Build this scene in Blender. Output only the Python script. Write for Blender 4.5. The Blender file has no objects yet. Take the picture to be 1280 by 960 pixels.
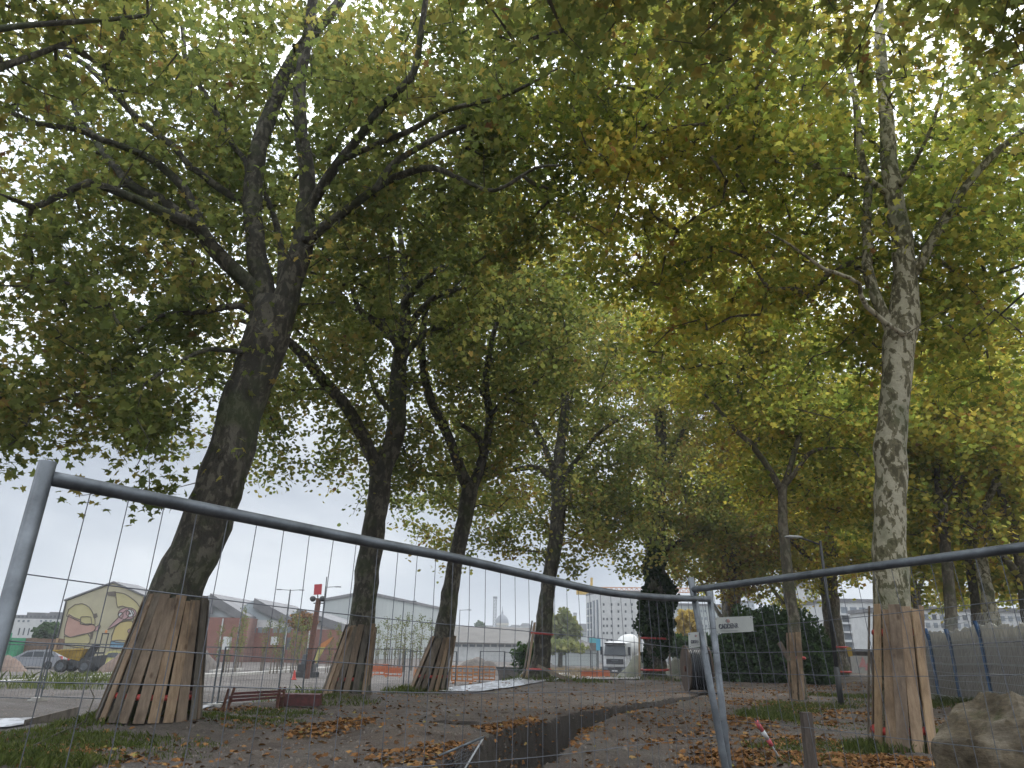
import bpy, math, random
import numpy as np
from mathutils import Vector, noise as mnoise
rng=np.random.default_rng(7); random.seed(7)
sc=bpy.context.scene
col=sc.collection
PI=math.pi
# ------------------------------------------------------------------ camera
FP=880.; CXp,CYp=640.,480.; EYE=1.6
pit=math.atan(328/880.); rol=math.radians(1.3)
fw=np.array([0,math.cos(pit),math.sin(pit)]); r0=np.array([1.,0,0]); u0=np.array([0,-math.sin(pit),math.cos(pit)])
Rv=math.cos(rol)*r0+math.sin(rol)*u0; Uv=-math.sin(rol)*r0+math.cos(rol)*u0
C0=np.array([0,0,EYE])
def ray(x,y):
    d=(x-CXp)*Rv-(y-CYp)*Uv+FP*fw
    return d/d[1]
def at(x,y,Y): return C0+ray(x,y)*Y
def gp(x,y,z=0.):
    d=ray(x,y); return C0+d*((z-EYE)/d[2])
def mpp(Y,y=800):                      # metres per photo pixel at forward distance Y
    d=at(700,y,Y)-at(699,y,Y); return float(np.linalg.norm(d))
cam=bpy.data.cameras.new('camera'); camo=bpy.data.objects.new('camera',cam); col.objects.link(camo)
cam.lens=36*FP/1280; cam.sensor_width=36; cam.clip_start=.05; cam.clip_end=6000
from mathutils import Matrix
m=Matrix(((Rv[0],Uv[0],-fw[0],0),(Rv[1],Uv[1],-fw[1],0),(Rv[2],Uv[2],-fw[2],EYE),(0,0,0,1)))
camo.matrix_world=m; sc.camera=camo
# ------------------------------------------------------------------ materials
def newmat(name):
    mt=bpy.data.materials.new(name); mt.use_nodes=True
    nt=mt.node_tree; b=nt.nodes['Principled BSDF']; return mt,nt,b
def ramp(nt,fac,stops,interp='LINEAR'):
    r=nt.nodes.new('ShaderNodeValToRGB'); cr=r.color_ramp; cr.interpolation=interp
    while len(cr.elements)<len(stops): cr.elements.new(.5)
    for e,(p,c) in zip(cr.elements,stops): e.position=p; e.color=(*c,1)
    nt.links.new(fac,r.inputs[0]); return r.outputs[0]
def tex(nt,scale,detail=6,rough=.6,coord='Object',dist=0.,stretch=None,kind='noise'):
    tc=nt.nodes.new('ShaderNodeTexCoord'); src=tc.outputs[coord]
    if stretch:
        mp=nt.nodes.new('ShaderNodeMapping'); mp.inputs['Scale'].default_value=stretch
        nt.links.new(src,mp.inputs[0]); src=mp.outputs[0]
    if kind=='noise':
        n=nt.nodes.new('ShaderNodeTexNoise'); n.inputs['Scale'].default_value=scale; n.inputs['Detail'].default_value=detail
        n.inputs['Roughness'].default_value=rough; n.inputs['Distortion'].default_value=dist
        nt.links.new(src,n.inputs['Vector']); return n.outputs[0]
    n=nt.nodes.new('ShaderNodeTexVoronoi'); n.inputs['Scale'].default_value=scale
    nt.links.new(src,n.inputs['Vector']); return n.outputs[0]
def mixc(nt,fac,a,b,mode='MIX'):
    n=nt.nodes.new('ShaderNodeMix'); n.data_type='RGBA'; n.blend_type=mode
    for s,v in ((n.inputs[0],fac),(n.inputs[6],a),(n.inputs[7],b)):
        if isinstance(v,(int,float)): s.default_value=v
        elif isinstance(v,tuple): s.default_value=(*v,1)
        else: nt.links.new(v,s)
    return n.outputs[2]
def bump(nt,b,h,st=.3,dist=.02):
    n=nt.nodes.new('ShaderNodeBump'); n.inputs['Strength'].default_value=st; n.inputs['Distance'].default_value=dist
    nt.links.new(h,n.inputs['Height']); nt.links.new(n.outputs[0],b.inputs['Normal'])
def M(name,c1,c2=None,scale=3,rough=.8,metal=0.,bs=0.,bscale=None,stretch=None,bd=.01,lo=.35,hi=.65,c3=None):
    mt,nt,b=newmat(name)
    b.inputs['Roughness'].default_value=rough; b.inputs['Metallic'].default_value=metal
    if c2 is None: c2=tuple(v*.72 for v in c1)
    t=tex(nt,scale,6,.65,stretch=stretch)
    st=[(lo,c1),(hi,c2)]
    if c3: st=[(lo,c1),((lo+hi)/2,c2),(hi,c3)]
    nt.links.new(ramp(nt,t,st),b.inputs['Base Color'])
    if bs: bump(nt,b,tex(nt,bscale or scale*6,5,.7,stretch=stretch),bs,bd)
    return mt
def bark(name,dark,mid,pale,thr,scale,moss=(.05,.07,.02)):
    mt,nt,b=newmat(name); b.inputs['Roughness'].default_value=.9
    t=tex(nt,scale,3,.55,dist=.9,stretch=(1,1,.55))
    t2=tex(nt,scale*2.1,2,.5,dist=.4,stretch=(1,1,.6))
    n=nt.nodes.new('ShaderNodeMath'); n.operation='MULTIPLY_ADD'; nt.links.new(t2,n.inputs[0]); n.inputs[1].default_value=.45
    nt.links.new(t,n.inputs[2])
    c=ramp(nt,n.outputs[0],[(thr-.02,dark),(thr,mid),(thr+.09,mid),(thr+.1,pale),(thr+.3,pale)])
    f=tex(nt,14,6,.7); c=mixc(nt,.35,c,ramp(nt,f,[(.3,(.2,.2,.2)),(.68,(1.15,1.15,1.15))]),'MULTIPLY')
    ms=ramp(nt,tex(nt,.9,4,.6),[(.5,(0,0,0)),(.62,(1,1,1))])
    c=mixc(nt,0,c,moss) if moss is None else mixc(nt,ms,c,mixc(nt,.5,c,moss))
    nt.links.new(c,b.inputs['Base Color'])
    bump(nt,b,tex(nt,9,6,.7,stretch=(1,1,.5)),.9,.05)
    return mt
def leafmat(name,stops,tstops,trans=.55,noise_scale=.35,amp=.55):
    mt=bpy.data.materials.new(name); mt.use_nodes=True; nt=mt.node_tree
    nt.nodes.remove(nt.nodes['Principled BSDF']); out=nt.nodes['Material Output']
    at_=nt.nodes.new('ShaderNodeAttribute'); at_.attribute_name='lc'
    t=tex(nt,noise_scale,3,.6)
    a=nt.nodes.new('ShaderNodeMath'); a.operation='MULTIPLY_ADD'; nt.links.new(t,a.inputs[0]); a.inputs[1].default_value=amp*2; a.inputs[2].default_value=-amp
    s=nt.nodes.new('ShaderNodeMath'); s.operation='ADD'; nt.links.new(a.outputs[0],s.inputs[0]); nt.links.new(at_.outputs['Fac'],s.inputs[1])
    c1=ramp(nt,s.outputs[0],stops); c2=ramp(nt,s.outputs[0],tstops)
    d=nt.nodes.new('ShaderNodeBsdfDiffuse'); nt.links.new(c1,d.inputs[0])
    tr=nt.nodes.new('ShaderNodeBsdfTranslucent'); nt.links.new(c2,tr.inputs[0])
    mx=nt.nodes.new('ShaderNodeMixShader'); mx.inputs[0].default_value=trans
    nt.links.new(d.outputs[0],mx.inputs[1]); nt.links.new(tr.outputs[0],mx.inputs[2])
    nt.links.new(mx.outputs[0],out.inputs[0])
    return mt
GREEN=[(0,(.065,.09,.035)),(.35,(.12,.145,.05)),(.60,(.19,.185,.07)),(.80,(.28,.22,.07)),(1,(.20,.11,.055))]
GREENT=[(0,(.21,.27,.08)),(.35,(.34,.39,.10)),(.60,(.48,.45,.12)),(.80,(.58,.45,.11)),(1,(.28,.15,.07))]
YEL=[(0,(.08,.11,.032)),(.3,(.145,.17,.048)),(.55,(.27,.25,.07)),(.8,(.36,.29,.06)),(1,(.24,.13,.05))]
YELT=[(0,(.24,.33,.07)),(.3,(.42,.50,.09)),(.55,(.66,.62,.12)),(.8,(.85,.66,.12)),(1,(.42,.22,.08))]
L_green=leafmat('plane_leaf',GREEN,GREENT)
L_yel=leafmat('autumn_leaf',YEL,YELT,.58)
L_ivy=leafmat('ivy_leaf',[(0,(.012,.028,.012)),(.6,(.03,.055,.02)),(1,(.05,.075,.03))],[(0,(.02,.05,.01)),(1,(.06,.1,.02))],.2)
L_hedge=leafmat('hedge_leaf',[(0,(.03,.055,.025)),(.6,(.06,.10,.04)),(1,(.10,.15,.06))],[(0,(.04,.08,.02)),(1,(.1,.18,.04))],.25)
L_pale=leafmat('pale_leaf',[(0,(.10,.13,.055)),(.6,(.18,.19,.075)),(1,(.26,.235,.085))],[(0,(.14,.18,.05)),(1,(.32,.31,.09))],.3)
L_gold=leafmat('golden_leaf',[(0,(.26,.20,.07)),(.6,(.38,.28,.09)),(1,(.38,.25,.11))],[(0,(.5,.4,.08)),(1,(.7,.5,.1))],.35)
L_lit=leafmat('fallen_leaf',[(0,(.055,.03,.016)),(.35,(.16,.08,.035)),(.65,(.29,.145,.06)),(.85,(.36,.22,.095)),(1,(.24,.22,.07))],[(0,(.1,.05,.02)),(1,(.3,.2,.05))],.1,1.2,.3)
L_grass=leafmat('grass_blade',[(0,(.04,.052,.018)),(.45,(.075,.098,.03)),(.8,(.13,.14,.048)),(1,(.22,.18,.09))],[(0,(.1,.15,.03)),(1,(.25,.3,.06))],.25,.8,.35)
B_dark=bark('dark_bark',(.048,.043,.034),(.07,.063,.049),(.14,.126,.098),.68,5.)
B_mid=bark('brown_bark',(.09,.075,.055),(.13,.11,.08),(.21,.185,.14),.68,4.5)
B_pale=bark('mottled_bark',(.085,.075,.04),(.16,.14,.08),(.42,.385,.28),.62,5.6)
M_drum=M('drum_boards',(.11,.075,.055),(.07,.05,.04),3,.9)
def knots(mt):
    nt=mt.node_tree; b=nt.nodes['Principled BSDF']; lk=b.inputs['Base Color'].links[0].from_socket
    v=ramp(nt,tex(nt,1,kind='vor',stretch=(3.2,3.2,1.7)),[(.0,(.35,.3,.28)),(.075,(.55,.5,.45)),(.13,(1,1,1))])
    st=ramp(nt,tex(nt,1.6,6,.7,stretch=(1,1,.5)),[(.36,(.5,.47,.44)),(.55,(1,1,1))])
    nt.links.new(mixc(nt,1,mixc(nt,1,lk,v,'MULTIPLY'),st,'MULTIPLY'),b.inputs['Base Color'])
B_twig=M('twig_bark',(.055,.05,.036),(.10,.09,.06),4,.9)
W=[M('board_a',(.25,.185,.13),(.165,.12,.085),2.5,.8,0,.3,30,(9,9,1.2)),M('board_b',(.20,.16,.12),(.12,.097,.073),2.5,.85,0,.3,30,(9,9,1.2)),
   M('board_c',(.33,.235,.15),(.23,.155,.095),2.5,.8,0,.3,30,(9,9,1.2)),M('board_d',(.155,.135,.11),(.095,.082,.068),2.5,.85,0,.3,30,(9,9,1.2))]
WB=M('board_bright',(.42,.29,.17),(.31,.21,.12),2.5,.8,0,.2,30,(9,9,1.2))
for _m in W+[WB]: knots(_m)
M_galv=M('galvanised_steel',(.155,.17,.185),(.07,.078,.086),7,.45,.55,.15,60,bd=.002)
M_wire=M('steel_wire',(.16,.17,.19),(.11,.115,.13),8,.5,.6)
M_rust=M('rusty_steel',(.16,.07,.045),(.09,.05,.04),9,.8,.2,.2)
M_redtube=M('red_tube',(.55,.06,.05),(.40,.05,.04),6,.45,0,.3,50)
M_redpaint=M('worn_red_paint',(.15,.045,.042),(.075,.032,.03),7,.7,.1)
M_black=M('black_plastic',(.02,.024,.03),(.03,.034,.04),5,.4)
M_dark=M('dark_metal',(.04,.042,.045),(.06,.06,.06),5,.6,.3)
M_white=M('white_plaster',(.50,.505,.50),(.41,.415,.41),1.2,.85)
M_offw=M('pale_cladding',(.37,.40,.39),(.31,.335,.33),.25,.7,stretch=(1,1,.2))
M_cream=M('cream_render',(.40,.365,.25),(.33,.30,.215),.5,.9)
M_greyroof=M('grey_roof',(.17,.17,.175),(.12,.12,.125),.6,.85)
M_paleroof=M('pale_sheet_roof',(.33,.37,.39),(.27,.30,.32),.5,.6)
M_shedroof=M('weathered_fibre_roof',(.125,.118,.108),(.09,.085,.078),.3,.9)
M_glass=M('window_glass',(.05,.06,.07),(.09,.10,.11),.6,.3)
M_glasspale=M('pale_window_glass',(.20,.225,.25),(.13,.15,.17),.6,.2)
M_asph=M('dark_heap',(.10,.09,.085),(.16,.14,.12),2,.95,0,.8,9,bd=.1)
M_heap=M('earth_heap',(.14,.095,.075),(.20,.15,.12),1.6,.95,0,.8,9,bd=.1)
M_gheap=M('gravel_heap',(.20,.19,.16),(.13,.14,.10),2,.95,0,.8,9,bd=.1)
M_orange=M('orange_plastic',(.50,.14,.05),(.40,.11,.045),2,.5)
M_orange2=M('orange_paint',(.55,.23,.08),(.44,.18,.065),2,.5)
M_yellow=M('yellow_paint',(.50,.33,.05),(.40,.26,.045),2,.5)
M_lemon=M('lemon_paint',(.50,.46,.16),(.42,.38,.13),2,.5)
M_silver=M('silver_car_paint',(.34,.355,.385),(.30,.315,.345),1,.3,.5)
M_tyre=M('tyre_rubber',(.025,.025,.026),(.045,.042,.04),6,.9)
M_whitep=M('white_paint',(.55,.56,.57),(.46,.47,.48),2,.5)
M_kerb=M('pale_concrete',(.44,.425,.395),(.32,.31,.29),2,.85)
M_brown=M('brown_boards',(.19,.125,.085),(.13,.085,.06),3,.85,stretch=(6,6,.5))
M_green=M('green_sheet',(.05,.26,.14),(.04,.2,.11),1,.6)
M_blue=M('blue_paint',(.03,.10,.24),(.02,.07,.17),4,.5)
M_cyan=M('cyan_board',(.05,.27,.40),(.07,.3,.42),1,.5)
M_turq=M('turquoise_board',(.09,.30,.34),(.1,.33,.36),1,.5)
M_pink=M('pink_paint',(.55,.22,.22),(.5,.3,.3),3,.8)
M_pinkm=M('mural_pink',(.43,.27,.22),(.38,.23,.19),.8,.9)
M_yelm=M('mural_yellow',(.45,.36,.15),(.40,.33,.16),.8,.9)
M_yelm2=M('mural_pale_yellow',(.42,.375,.20),(.37,.33,.18),.8,.9)
M_bluem=M('mural_blue',(.14,.27,.38),(.20,.32,.42),.8,.9)
M_ink=M('mural_outline',(.10,.085,.07),(.14,.12,.10),.8,.9)
M_skinm=M('mural_mauve',(.42,.27,.27),(.38,.24,.24),.8,.9)
M_brickfar=None
def brickmat():
    mt,nt,b=newmat('red_brick'); b.inputs['Roughness'].default_value=.9
    tc=nt.nodes.new('ShaderNodeTexCoord'); br=nt.nodes.new('ShaderNodeTexBrick')
    mp=nt.nodes.new('ShaderNodeMapping'); mp.inputs['Rotation'].default_value=(PI/2,0,0)
    nt.links.new(tc.outputs['Object'],mp.inputs[0]); nt.links.new(mp.outputs[0],br.inputs[0])
    br.inputs['Color1'].default_value=(.24,.095,.07,1); br.inputs['Color2'].default_value=(.19,.075,.058,1); br.inputs['Mortar'].default_value=(.24,.17,.14,1)
    br.inputs['Scale'].default_value=3.5
    nt.links.new(mixc(nt,.5,br.outputs[0],ramp(nt,tex(nt,.5),[(.35,(.6,.6,.6)),(.65,(1.2,1.1,1.1))]),'MULTIPLY'),b.inputs['Base Color'])
    return mt
M_brick=brickmat()
# ------------------------------------------------------------------ mesh building
class MB:
    def __init__(s): s.v=[]; s.f=[]
    def add(s,vs,fs):
        o=len(s.v); s.v+= [tuple(map(float,p)) for p in vs]; s.f+=[tuple(o+i for i in f) for f in fs]
    def box(s,c,d,rz=0.,tilt=None):
        x,y,z=d[0]/2,d[1]/2,d[2]/2
        ps=[(a*x,b*y,e*z) for e in(-1,1) for b in(-1,1) for a in(-1,1)]
        cr,sr=math.cos(rz),math.sin(rz)
        ps=[(c[0]+p[0]*cr-p[1]*sr,c[1]+p[0]*sr+p[1]*cr,c[2]+p[2]) for p in ps]
        s.add(ps,[(0,2,3,1),(4,5,7,6),(0,1,5,4),(2,6,7,3),(0,4,6,2),(1,3,7,5)]); return s
    def hexa(s,b4,t4):                  # bottom ring, top ring
        s.add(list(b4)+list(t4),[(3,2,1,0),(4,5,6,7),(0,1,5,4),(1,2,6,5),(2,3,7,6),(3,0,4,7)]); return s
    def bar(s,a,b,w,h=None,up=(0,0,1)):
        a=np.array(a,float); b=np.array(b,float); d=b-a; L=np.linalg.norm(d); d/=L
        u=np.array(up,float)
        if abs(d@u)>.98: u=np.array([0,1.,0])
        x=np.cross(d,u); x/=np.linalg.norm(x); z=np.cross(x,d); h=h or w
        q=[a-x*w/2-z*h/2,a+x*w/2-z*h/2,a+x*w/2+z*h/2,a-x*w/2+z*h/2]
        s.hexa(q,[p+d*L for p in q]); return s
    def tube(s,pts,rad,n=6,caps=True):
        P=np.array(pts,float); m_=len(P)
        if np.isscalar(rad): rad=[rad]*m_
        T=np.gradient(P,axis=0); T/=np.linalg.norm(T,axis=1)[:,None]+1e-9
        ref=np.array([0,0,1.]) if abs(T[0][2])<.9 else np.array([0,1.,0])
        x=np.cross(T[0],ref); x/=np.linalg.norm(x); vs=[]
        for i in range(m_):
            x=x-T[i]*(x@T[i]); x/=np.linalg.norm(x)+1e-9; y=np.cross(T[i],x)
            for k in range(n):
                a=2*PI*k/n; vs.append(P[i]+rad[i]*(math.cos(a)*x+math.sin(a)*y))
        fs=[(i*n+k,i*n+(k+1)%n,(i+1)*n+(k+1)%n,(i+1)*n+k) for i in range(m_-1) for k in range(n)]
        if caps: fs+=[tuple(range(n-1,-1,-1)),tuple((m_-1)*n+k for k in range(n))]
        s.add(vs,fs); return s
    def lathe(s,c,prof,n=16,axis='z',sx=1.,sy=1.):
        vs=[]
        for r,h in prof:
            for k in range(n):
                a=2*PI*k/n; u,v=r*math.cos(a)*sx,r*math.sin(a)*sy
                vs.append((c[0]+u,c[1]+v,c[2]+h) if axis=='z' else ((c[0]+h,c[1]+u,c[2]+v) if axis=='x' else (c[0]+u,c[1]+h,c[2]+v)))
        m_=len(prof)
        fs=[(i*n+k,i*n+(k+1)%n,(i+1)*n+(k+1)%n,(i+1)*n+k) for i in range(m_-1) for k in range(n)]
        fs+=[tuple(range(n-1,-1,-1)),tuple((m_-1)*n+k for k in range(n))]
        s.add(vs,fs); return s
    def prism(s,poly,t):                # polygon of 3D points, thickness vector
        n=len(poly); t=np.array(t,float); A=[np.array(p,float) for p in poly]
        s.add(A+[p+t for p in A],[tuple(range(n)),tuple(range(2*n-1,n-1,-1))]+[(i,(i+1)%n,(i+1)%n+n,i+n) for i in range(n)]); return s
    def build(s,name,mat,parent=None,loc=None,smooth=False):
        me=bpy.data.meshes.new(name)
        o0=np.array(parent['_o'] if parent is not None and '_o' in parent else (0,0,0)) if parent is not None else np.array(loc if loc is not None else (0,0,0),float)
        me.from_pydata([tuple(np.array(p)-o0) for p in s.v],[],s.f); me.validate()
        me.materials.append(mat)
        if smooth: me.polygons.foreach_set('use_smooth',[True]*len(me.polygons))
        ob=bpy.data.objects.new(name,me); col.objects.link(ob)
        if parent is not None: ob.parent=parent; ob['_o']=tuple(map(float,o0))
        else: ob.location=tuple(map(float,o0)); ob['_o']=tuple(map(float,o0))
        return ob
def npmesh(name,V,F,mat,parent=None,lc=None,loc=(0,0,0),smooth=False):
    """V (n,3), F (m,k) same-size faces"""
    o0=np.array(parent['_o']) if parent is not None else np.array(loc,float)
    me=bpy.data.meshes.new(name); V=np.asarray(V,np.float32)-o0.astype(np.float32); F=np.asarray(F,np.int32)
    k=F.shape[1]; me.vertices.add(len(V)); me.vertices.foreach_set('co',V.ravel())
    me.loops.add(F.size); me.loops.foreach_set('vertex_index',F.ravel())
    me.polygons.add(len(F)); me.polygons.foreach_set('loop_start',np.arange(0,F.size,k,dtype=np.int32)); me.polygons.foreach_set('loop_total',np.full(len(F),k,np.int32))
    if smooth: me.polygons.foreach_set('use_smooth',np.ones(len(F),bool))
    me.update(calc_edges=True)
    if lc is not None:
        a=me.attributes.new('lc','FLOAT','FACE'); a.data.foreach_set('value',np.asarray(lc,np.float32))
    me.materials.append(mat)
    ob=bpy.data.objects.new(name,me); col.objects.link(ob); ob['_o']=tuple(map(float,o0))
    if parent is not None: ob.parent=parent
    else: ob.location=tuple(map(float,o0))
    return ob
def tag(o,label,cat,group=None,kind=None):
    if label: o['label']=label
    if cat: o['category']=cat
    if group: o['group']=group
    if kind: o['kind']=kind
    return o
def thing(name,label,cat,loc=(0,0,0),group=None):
    o=bpy.data.objects.new(name,None); col.objects.link(o); o.location=tuple(map(float,loc)); o['_o']=tuple(map(float,loc))
    o.empty_display_size=.2
    return tag(o,label,cat,group)
def copy_tree(o,loc=None,rz=None,label=None,parent=None,scale=None):
    c=o.copy(); col.objects.link(c)
    if parent is not None: c.parent=parent
    if loc is not None: c.location=tuple(map(float,loc))
    if rz is not None: c.rotation_euler=(0,0,rz)
    if scale is not None: c.scale=scale
    if label: c['label']=label
    for ch in list(o.children): copy_tree(ch,parent=c)
    return c
# leaf templates (unit size ~1 wide)
def lobed(five=True):
    if five: pts=[(0,-.32),(.20,-.38),(.46,-.26),(.30,-.04),(.58,.20),(.22,.21),(.02,.66),(-.20,.21),(-.56,.24),(-.30,-.04),(-.48,-.28),(-.18,-.38)]
    else: pts=[(0,-.42),(.40,-.16),(.42,.18),(0,.52),(-.42,.18),(-.40,-.16)]
    return np.array([(x,y,-.28*(x*x+.6*y*y)) for x,y in pts])
T5,T6=lobed(),lobed(False)
T4=np.array([(0,-.5,0),(.42,0,-.06),(0,.5,0),(-.42,0,-.06)])
def scatter(name,P,size,mat,tmpl=T4,up=1.0,spread=.9,parent=None,lc=None,loc=(0,0,0),droop=None):
    n=len(P); nr=rng.normal(0,spread,(n,3)); nr[:,2]=np.abs(nr[:,2]*.6)+up
    if droop is not None: nr+=droop
    nr/=np.linalg.norm(nr,axis=1)[:,None]
    a=rng.normal(0,1,(n,3)); a-=nr*(a*nr).sum(1)[:,None]; a/=np.linalg.norm(a,axis=1)[:,None]; b=np.cross(nr,a)
    s=size*rng.uniform(.65,1.3,n) if np.isscalar(size) else size
    V=P[:,None,:]+s[:,None,None]*(tmpl[None,:,0,None]*a[:,None,:]+tmpl[None,:,1,None]*b[:,None,:]+tmpl[None,:,2,None]*nr[:,None,:])
    k=len(tmpl); F=np.arange(n*k).reshape(n,k)
    if lc is None: lc=rng.uniform(0,1,n)*.6+.15
    return npmesh(name,V.reshape(-1,3),F,mat,parent,lc,loc)
def catmull(P,step):
    P=np.array(P,float); 
    if len(P)<3: 
        n=max(2,int(np.linalg.norm(P[-1]-P[0])/step)+1); return np.linspace(P[0],P[-1],n)
    Q=np.vstack([2*P[0]-P[1],P,2*P[-1]-P[-2]]); out=[]
    for i in range(1,len(Q)-2):
        L=np.linalg.norm(Q[i+1][:3]-Q[i][:3]); n=max(1,int(round(L/step)))
        for t in np.arange(n)/n:
            p0,p1,p2,p3=Q[i-1],Q[i],Q[i+1],Q[i+2]
            out.append(.5*((2*p1)+(-p0+p2)*t+(2*p0-5*p1+4*p2-p3)*t*t+(-p0+3*p1-3*p2+p3)*t**3))
    out.append(P[-1]); return np.array(out)
# ------------------------------------------------------------------ world and light
wd=bpy.data.worlds.new('World'); sc.world=wd; wd.use_nodes=True
nt=wd.node_tree; bg=nt.nodes['Background']
SUN_EL,SUN_AZ=math.radians(52),math.radians(35)
sky=nt.nodes.new('ShaderNodeTexSky'); sky.sky_type='NISHITA'; sky.sun_disc=False; sky.sun_elevation=SUN_EL; sky.sun_rotation=SUN_AZ
tc=nt.nodes.new('ShaderNodeTexCoord'); mp=nt.nodes.new('ShaderNodeMapping'); mp.inputs['Scale'].default_value=(1,1,2.6)
nt.links.new(tc.outputs['Generated'],mp.inputs[0])
nz=nt.nodes.new('ShaderNodeTexNoise'); nz.inputs['Scale'].default_value=2.6; nz.inputs['Detail'].default_value=6; nz.inputs['Roughness'].default_value=.5; nz.inputs['Distortion'].default_value=.4
nt.links.new(mp.outputs[0],nz.inputs['Vector'])
cl=ramp(nt,nz.outputs[0],[(.34,(4.9,5.45,6.3)),(.5,(6.9,7.4,8.05)),(.64,(9.3,9.65,10.))])
sx=nt.nodes.new('ShaderNodeSeparateXYZ'); nt.links.new(tc.outputs['Generated'],sx.inputs[0])
gr=ramp(nt,sx.outputs[2],[(0,(.66,.68,.70)),(.25,(.73,.735,.745)),(.45,(1.7,1.7,1.68)),(.9,(3.2,3.15,3.1))])
grn=nt.nodes.new('ShaderNodeVectorMath'); 
cc=mixc(nt,1.,cl,gr,'MULTIPLY')
fin=mixc(nt,.94,sky.outputs[0],cc)
nt.links.new(fin,bg.inputs[0]); bg.inputs[1].default_value=.1
nt.nodes.remove(grn)
sl=bpy.data.lights.new('sun','SUN'); sl.energy=1.5; sl.angle=math.radians(18); sl.color=(1,.96,.9)
so=bpy.data.objects.new('sun',sl); col.objects.link(so)
sd=Vector((math.sin(SUN_AZ)*math.cos(SUN_EL),math.cos(SUN_AZ)*math.cos(SUN_EL),math.sin(SUN_EL)))
so.rotation_euler=sd.to_track_quat('Z','Y').to_euler()
sc.view_settings.view_transform='Standard'; sc.view_settings.look='None'; sc.view_settings.exposure=.4; sc.view_settings.gamma=1
sc.render.engine='CYCLES'; cy=sc.cycles
cy.max_bounces=7; cy.diffuse_bounces=4; cy.glossy_bounces=2; cy.transmission_bounces=5; cy.transparent_max_bounces=6
cy.use_denoising=True; cy.sample_clamp_indirect=6; cy.use_adaptive_sampling=True; cy.adaptive_threshold=.03
# ------------------------------------------------------------------ terrain
ROW=np.array([(-12,0),(-9,7),(-7,15.5),(-4.8,24),(-2.5,27),(1.8,39.6),(8.8,45),(15.5,52),(34,75)],float)
TRC=np.array([(-.9,8.),(-.1,11.7),(.85,15.9),(1.9,18.8),(3.6,21.8),(5.6,25.3),(7.9,29.6)],float)
def sdist(x,y,L):
    best=np.full(x.shape,1e9); sg=np.zeros(x.shape)
    for a,b in zip(L[:-1],L[1:]):
        d=b-a; t=np.clip(((x-a[0])*d[0]+(y-a[1])*d[1])/(d@d),0,1)
        ex=x-(a[0]+t*d[0]); ey=y-(a[1]+t*d[1]); dd=np.hypot(ex,ey)
        m_=dd<best; best=np.where(m_,dd,best); sg=np.where(m_,np.sign(ex*d[1]-ey*d[0]),sg)
    return best*sg                     # positive = right side
def ss(t): t=np.clip(t,0,1); return t*t*(3-2*t)
def vn(x,y,s,seed=0):                  # cheap value noise
    r=np.random.default_rng(seed); G=r.uniform(-1,1,(64,64)); u=(x/s)%64; v=(y/s)%64
    i=np.floor(u).astype(int); j=np.floor(v).astype(int); fu=ss(u-i); fv=ss(v-j); i%=64; j%=64; i2=(i+1)%64; j2=(j+1)%64
    return (G[i,j]*(1-fu)+G[i2,j]*fu)*(1-fv)+(G[i,j2]*(1-fu)+G[i2,j2]*fu)*fv
def base_h(x,y):
    x=np.asarray(x,float); y=np.asarray(y,float)
    d=sdist(x,y,ROW); far=np.hypot(x,y)
    drop=ss((-d-1.0)/2.4)
    z=-.7*drop - .35*ss((far-45)/20)*drop
    z=z*(1-0*z)+ .25*ss((x-(6.5+.26*y))/2.5)*(d>0)*(1-ss((far-70)/20)) - .9*(d>0)*ss((far-62)/18)
    k=1-ss((far-60)/40)
    z=z+k*(.05*vn(x,y,2.6,1)+.034*vn(x,y,.9,2)+.026*vn(x,y,.37,3)+.018*vn(x,y,.19,4))
    z=z+.13*np.exp(-((x+2.3)/1.0)**2-((y-15.2)/1.6)**2)-.12*np.exp(-((x+4.3)/1.3)**2-((y-13.5)/1.4)**2)   # ruts
    for tx,ty in ((-7,15.5),(-4.8,24),(-2.5,27),(1.8,39.6),(8.8,45)):
        z=z+.16*np.exp(-(((x-tx)/1.3)**2+((y-ty)/1.1)**2))
    return z
def ground_h(x,y):
    x=np.asarray(x,float); y=np.asarray(y,float); z=base_h(x,y)
    t=np.abs(sdist(x,y,TRC)); w=.44+.26*ss((23-y)/11)+.10*vn(x,y,.8,6)+.05*vn(x,y,.25,7)-.16*ss((y-22)/8)
    tr=(1-ss((t-w+.1)/.16))*(y<31)
    s=sdist(x,y,TRC)
    spoil=.22*np.exp(-((t-w-.45)/.28)**2)*(s>0)*(y<27)*(.5+.5*vn(x,y,1.1,8)) + .05*np.exp(-((t-w-.35)/.3)**2)*(s<0)*(y<29)
    notch=(1-ss((np.hypot((x+.85)/.75,(y-17)/.55)-.7)/.3))*.3
    return z+np.where(y<31,spoil,0)-tr*(.85+.1*vn(x,y,.5,9))-notch
def axis(segs):
    out=[segs[0][0]]
    for a,b,st in segs:
        n=max(1,int(round((b-a)/st))); out+=list(np.linspace(a,b,n+1)[1:])
    return np.array(out)
gx=axis([(-1500,-400,220),(-400,-120,40),(-120,-50,7),(-50,-22,1.2),(-22,-11,.4),(-11,-3,.16),(-3,9,.085),(9,17,.2),(17,40,.8),(40,120,8),(120,400,40),(400,1500,220)])
gy=axis([(-300,-40,60),(-40,0,4),(0,8,.8),(8,11,.15),(11,24,.095),(24,34,.14),(34,55,.4),(55,110,2),(110,400,30),(400,1700,160)])
X,Y=np.meshgrid(gx,gy); Z=ground_h(X,Y)
V=np.stack([X.ravel(),Y.ravel(),Z.ravel()],1); nx=len(gx); ny=len(gy)
I=(np.arange(ny-1)[:,None]*nx+np.arange(nx-1)[None,:]).ravel(); Fq=np.stack([I,I+1,I+nx+1,I+nx],1)
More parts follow.
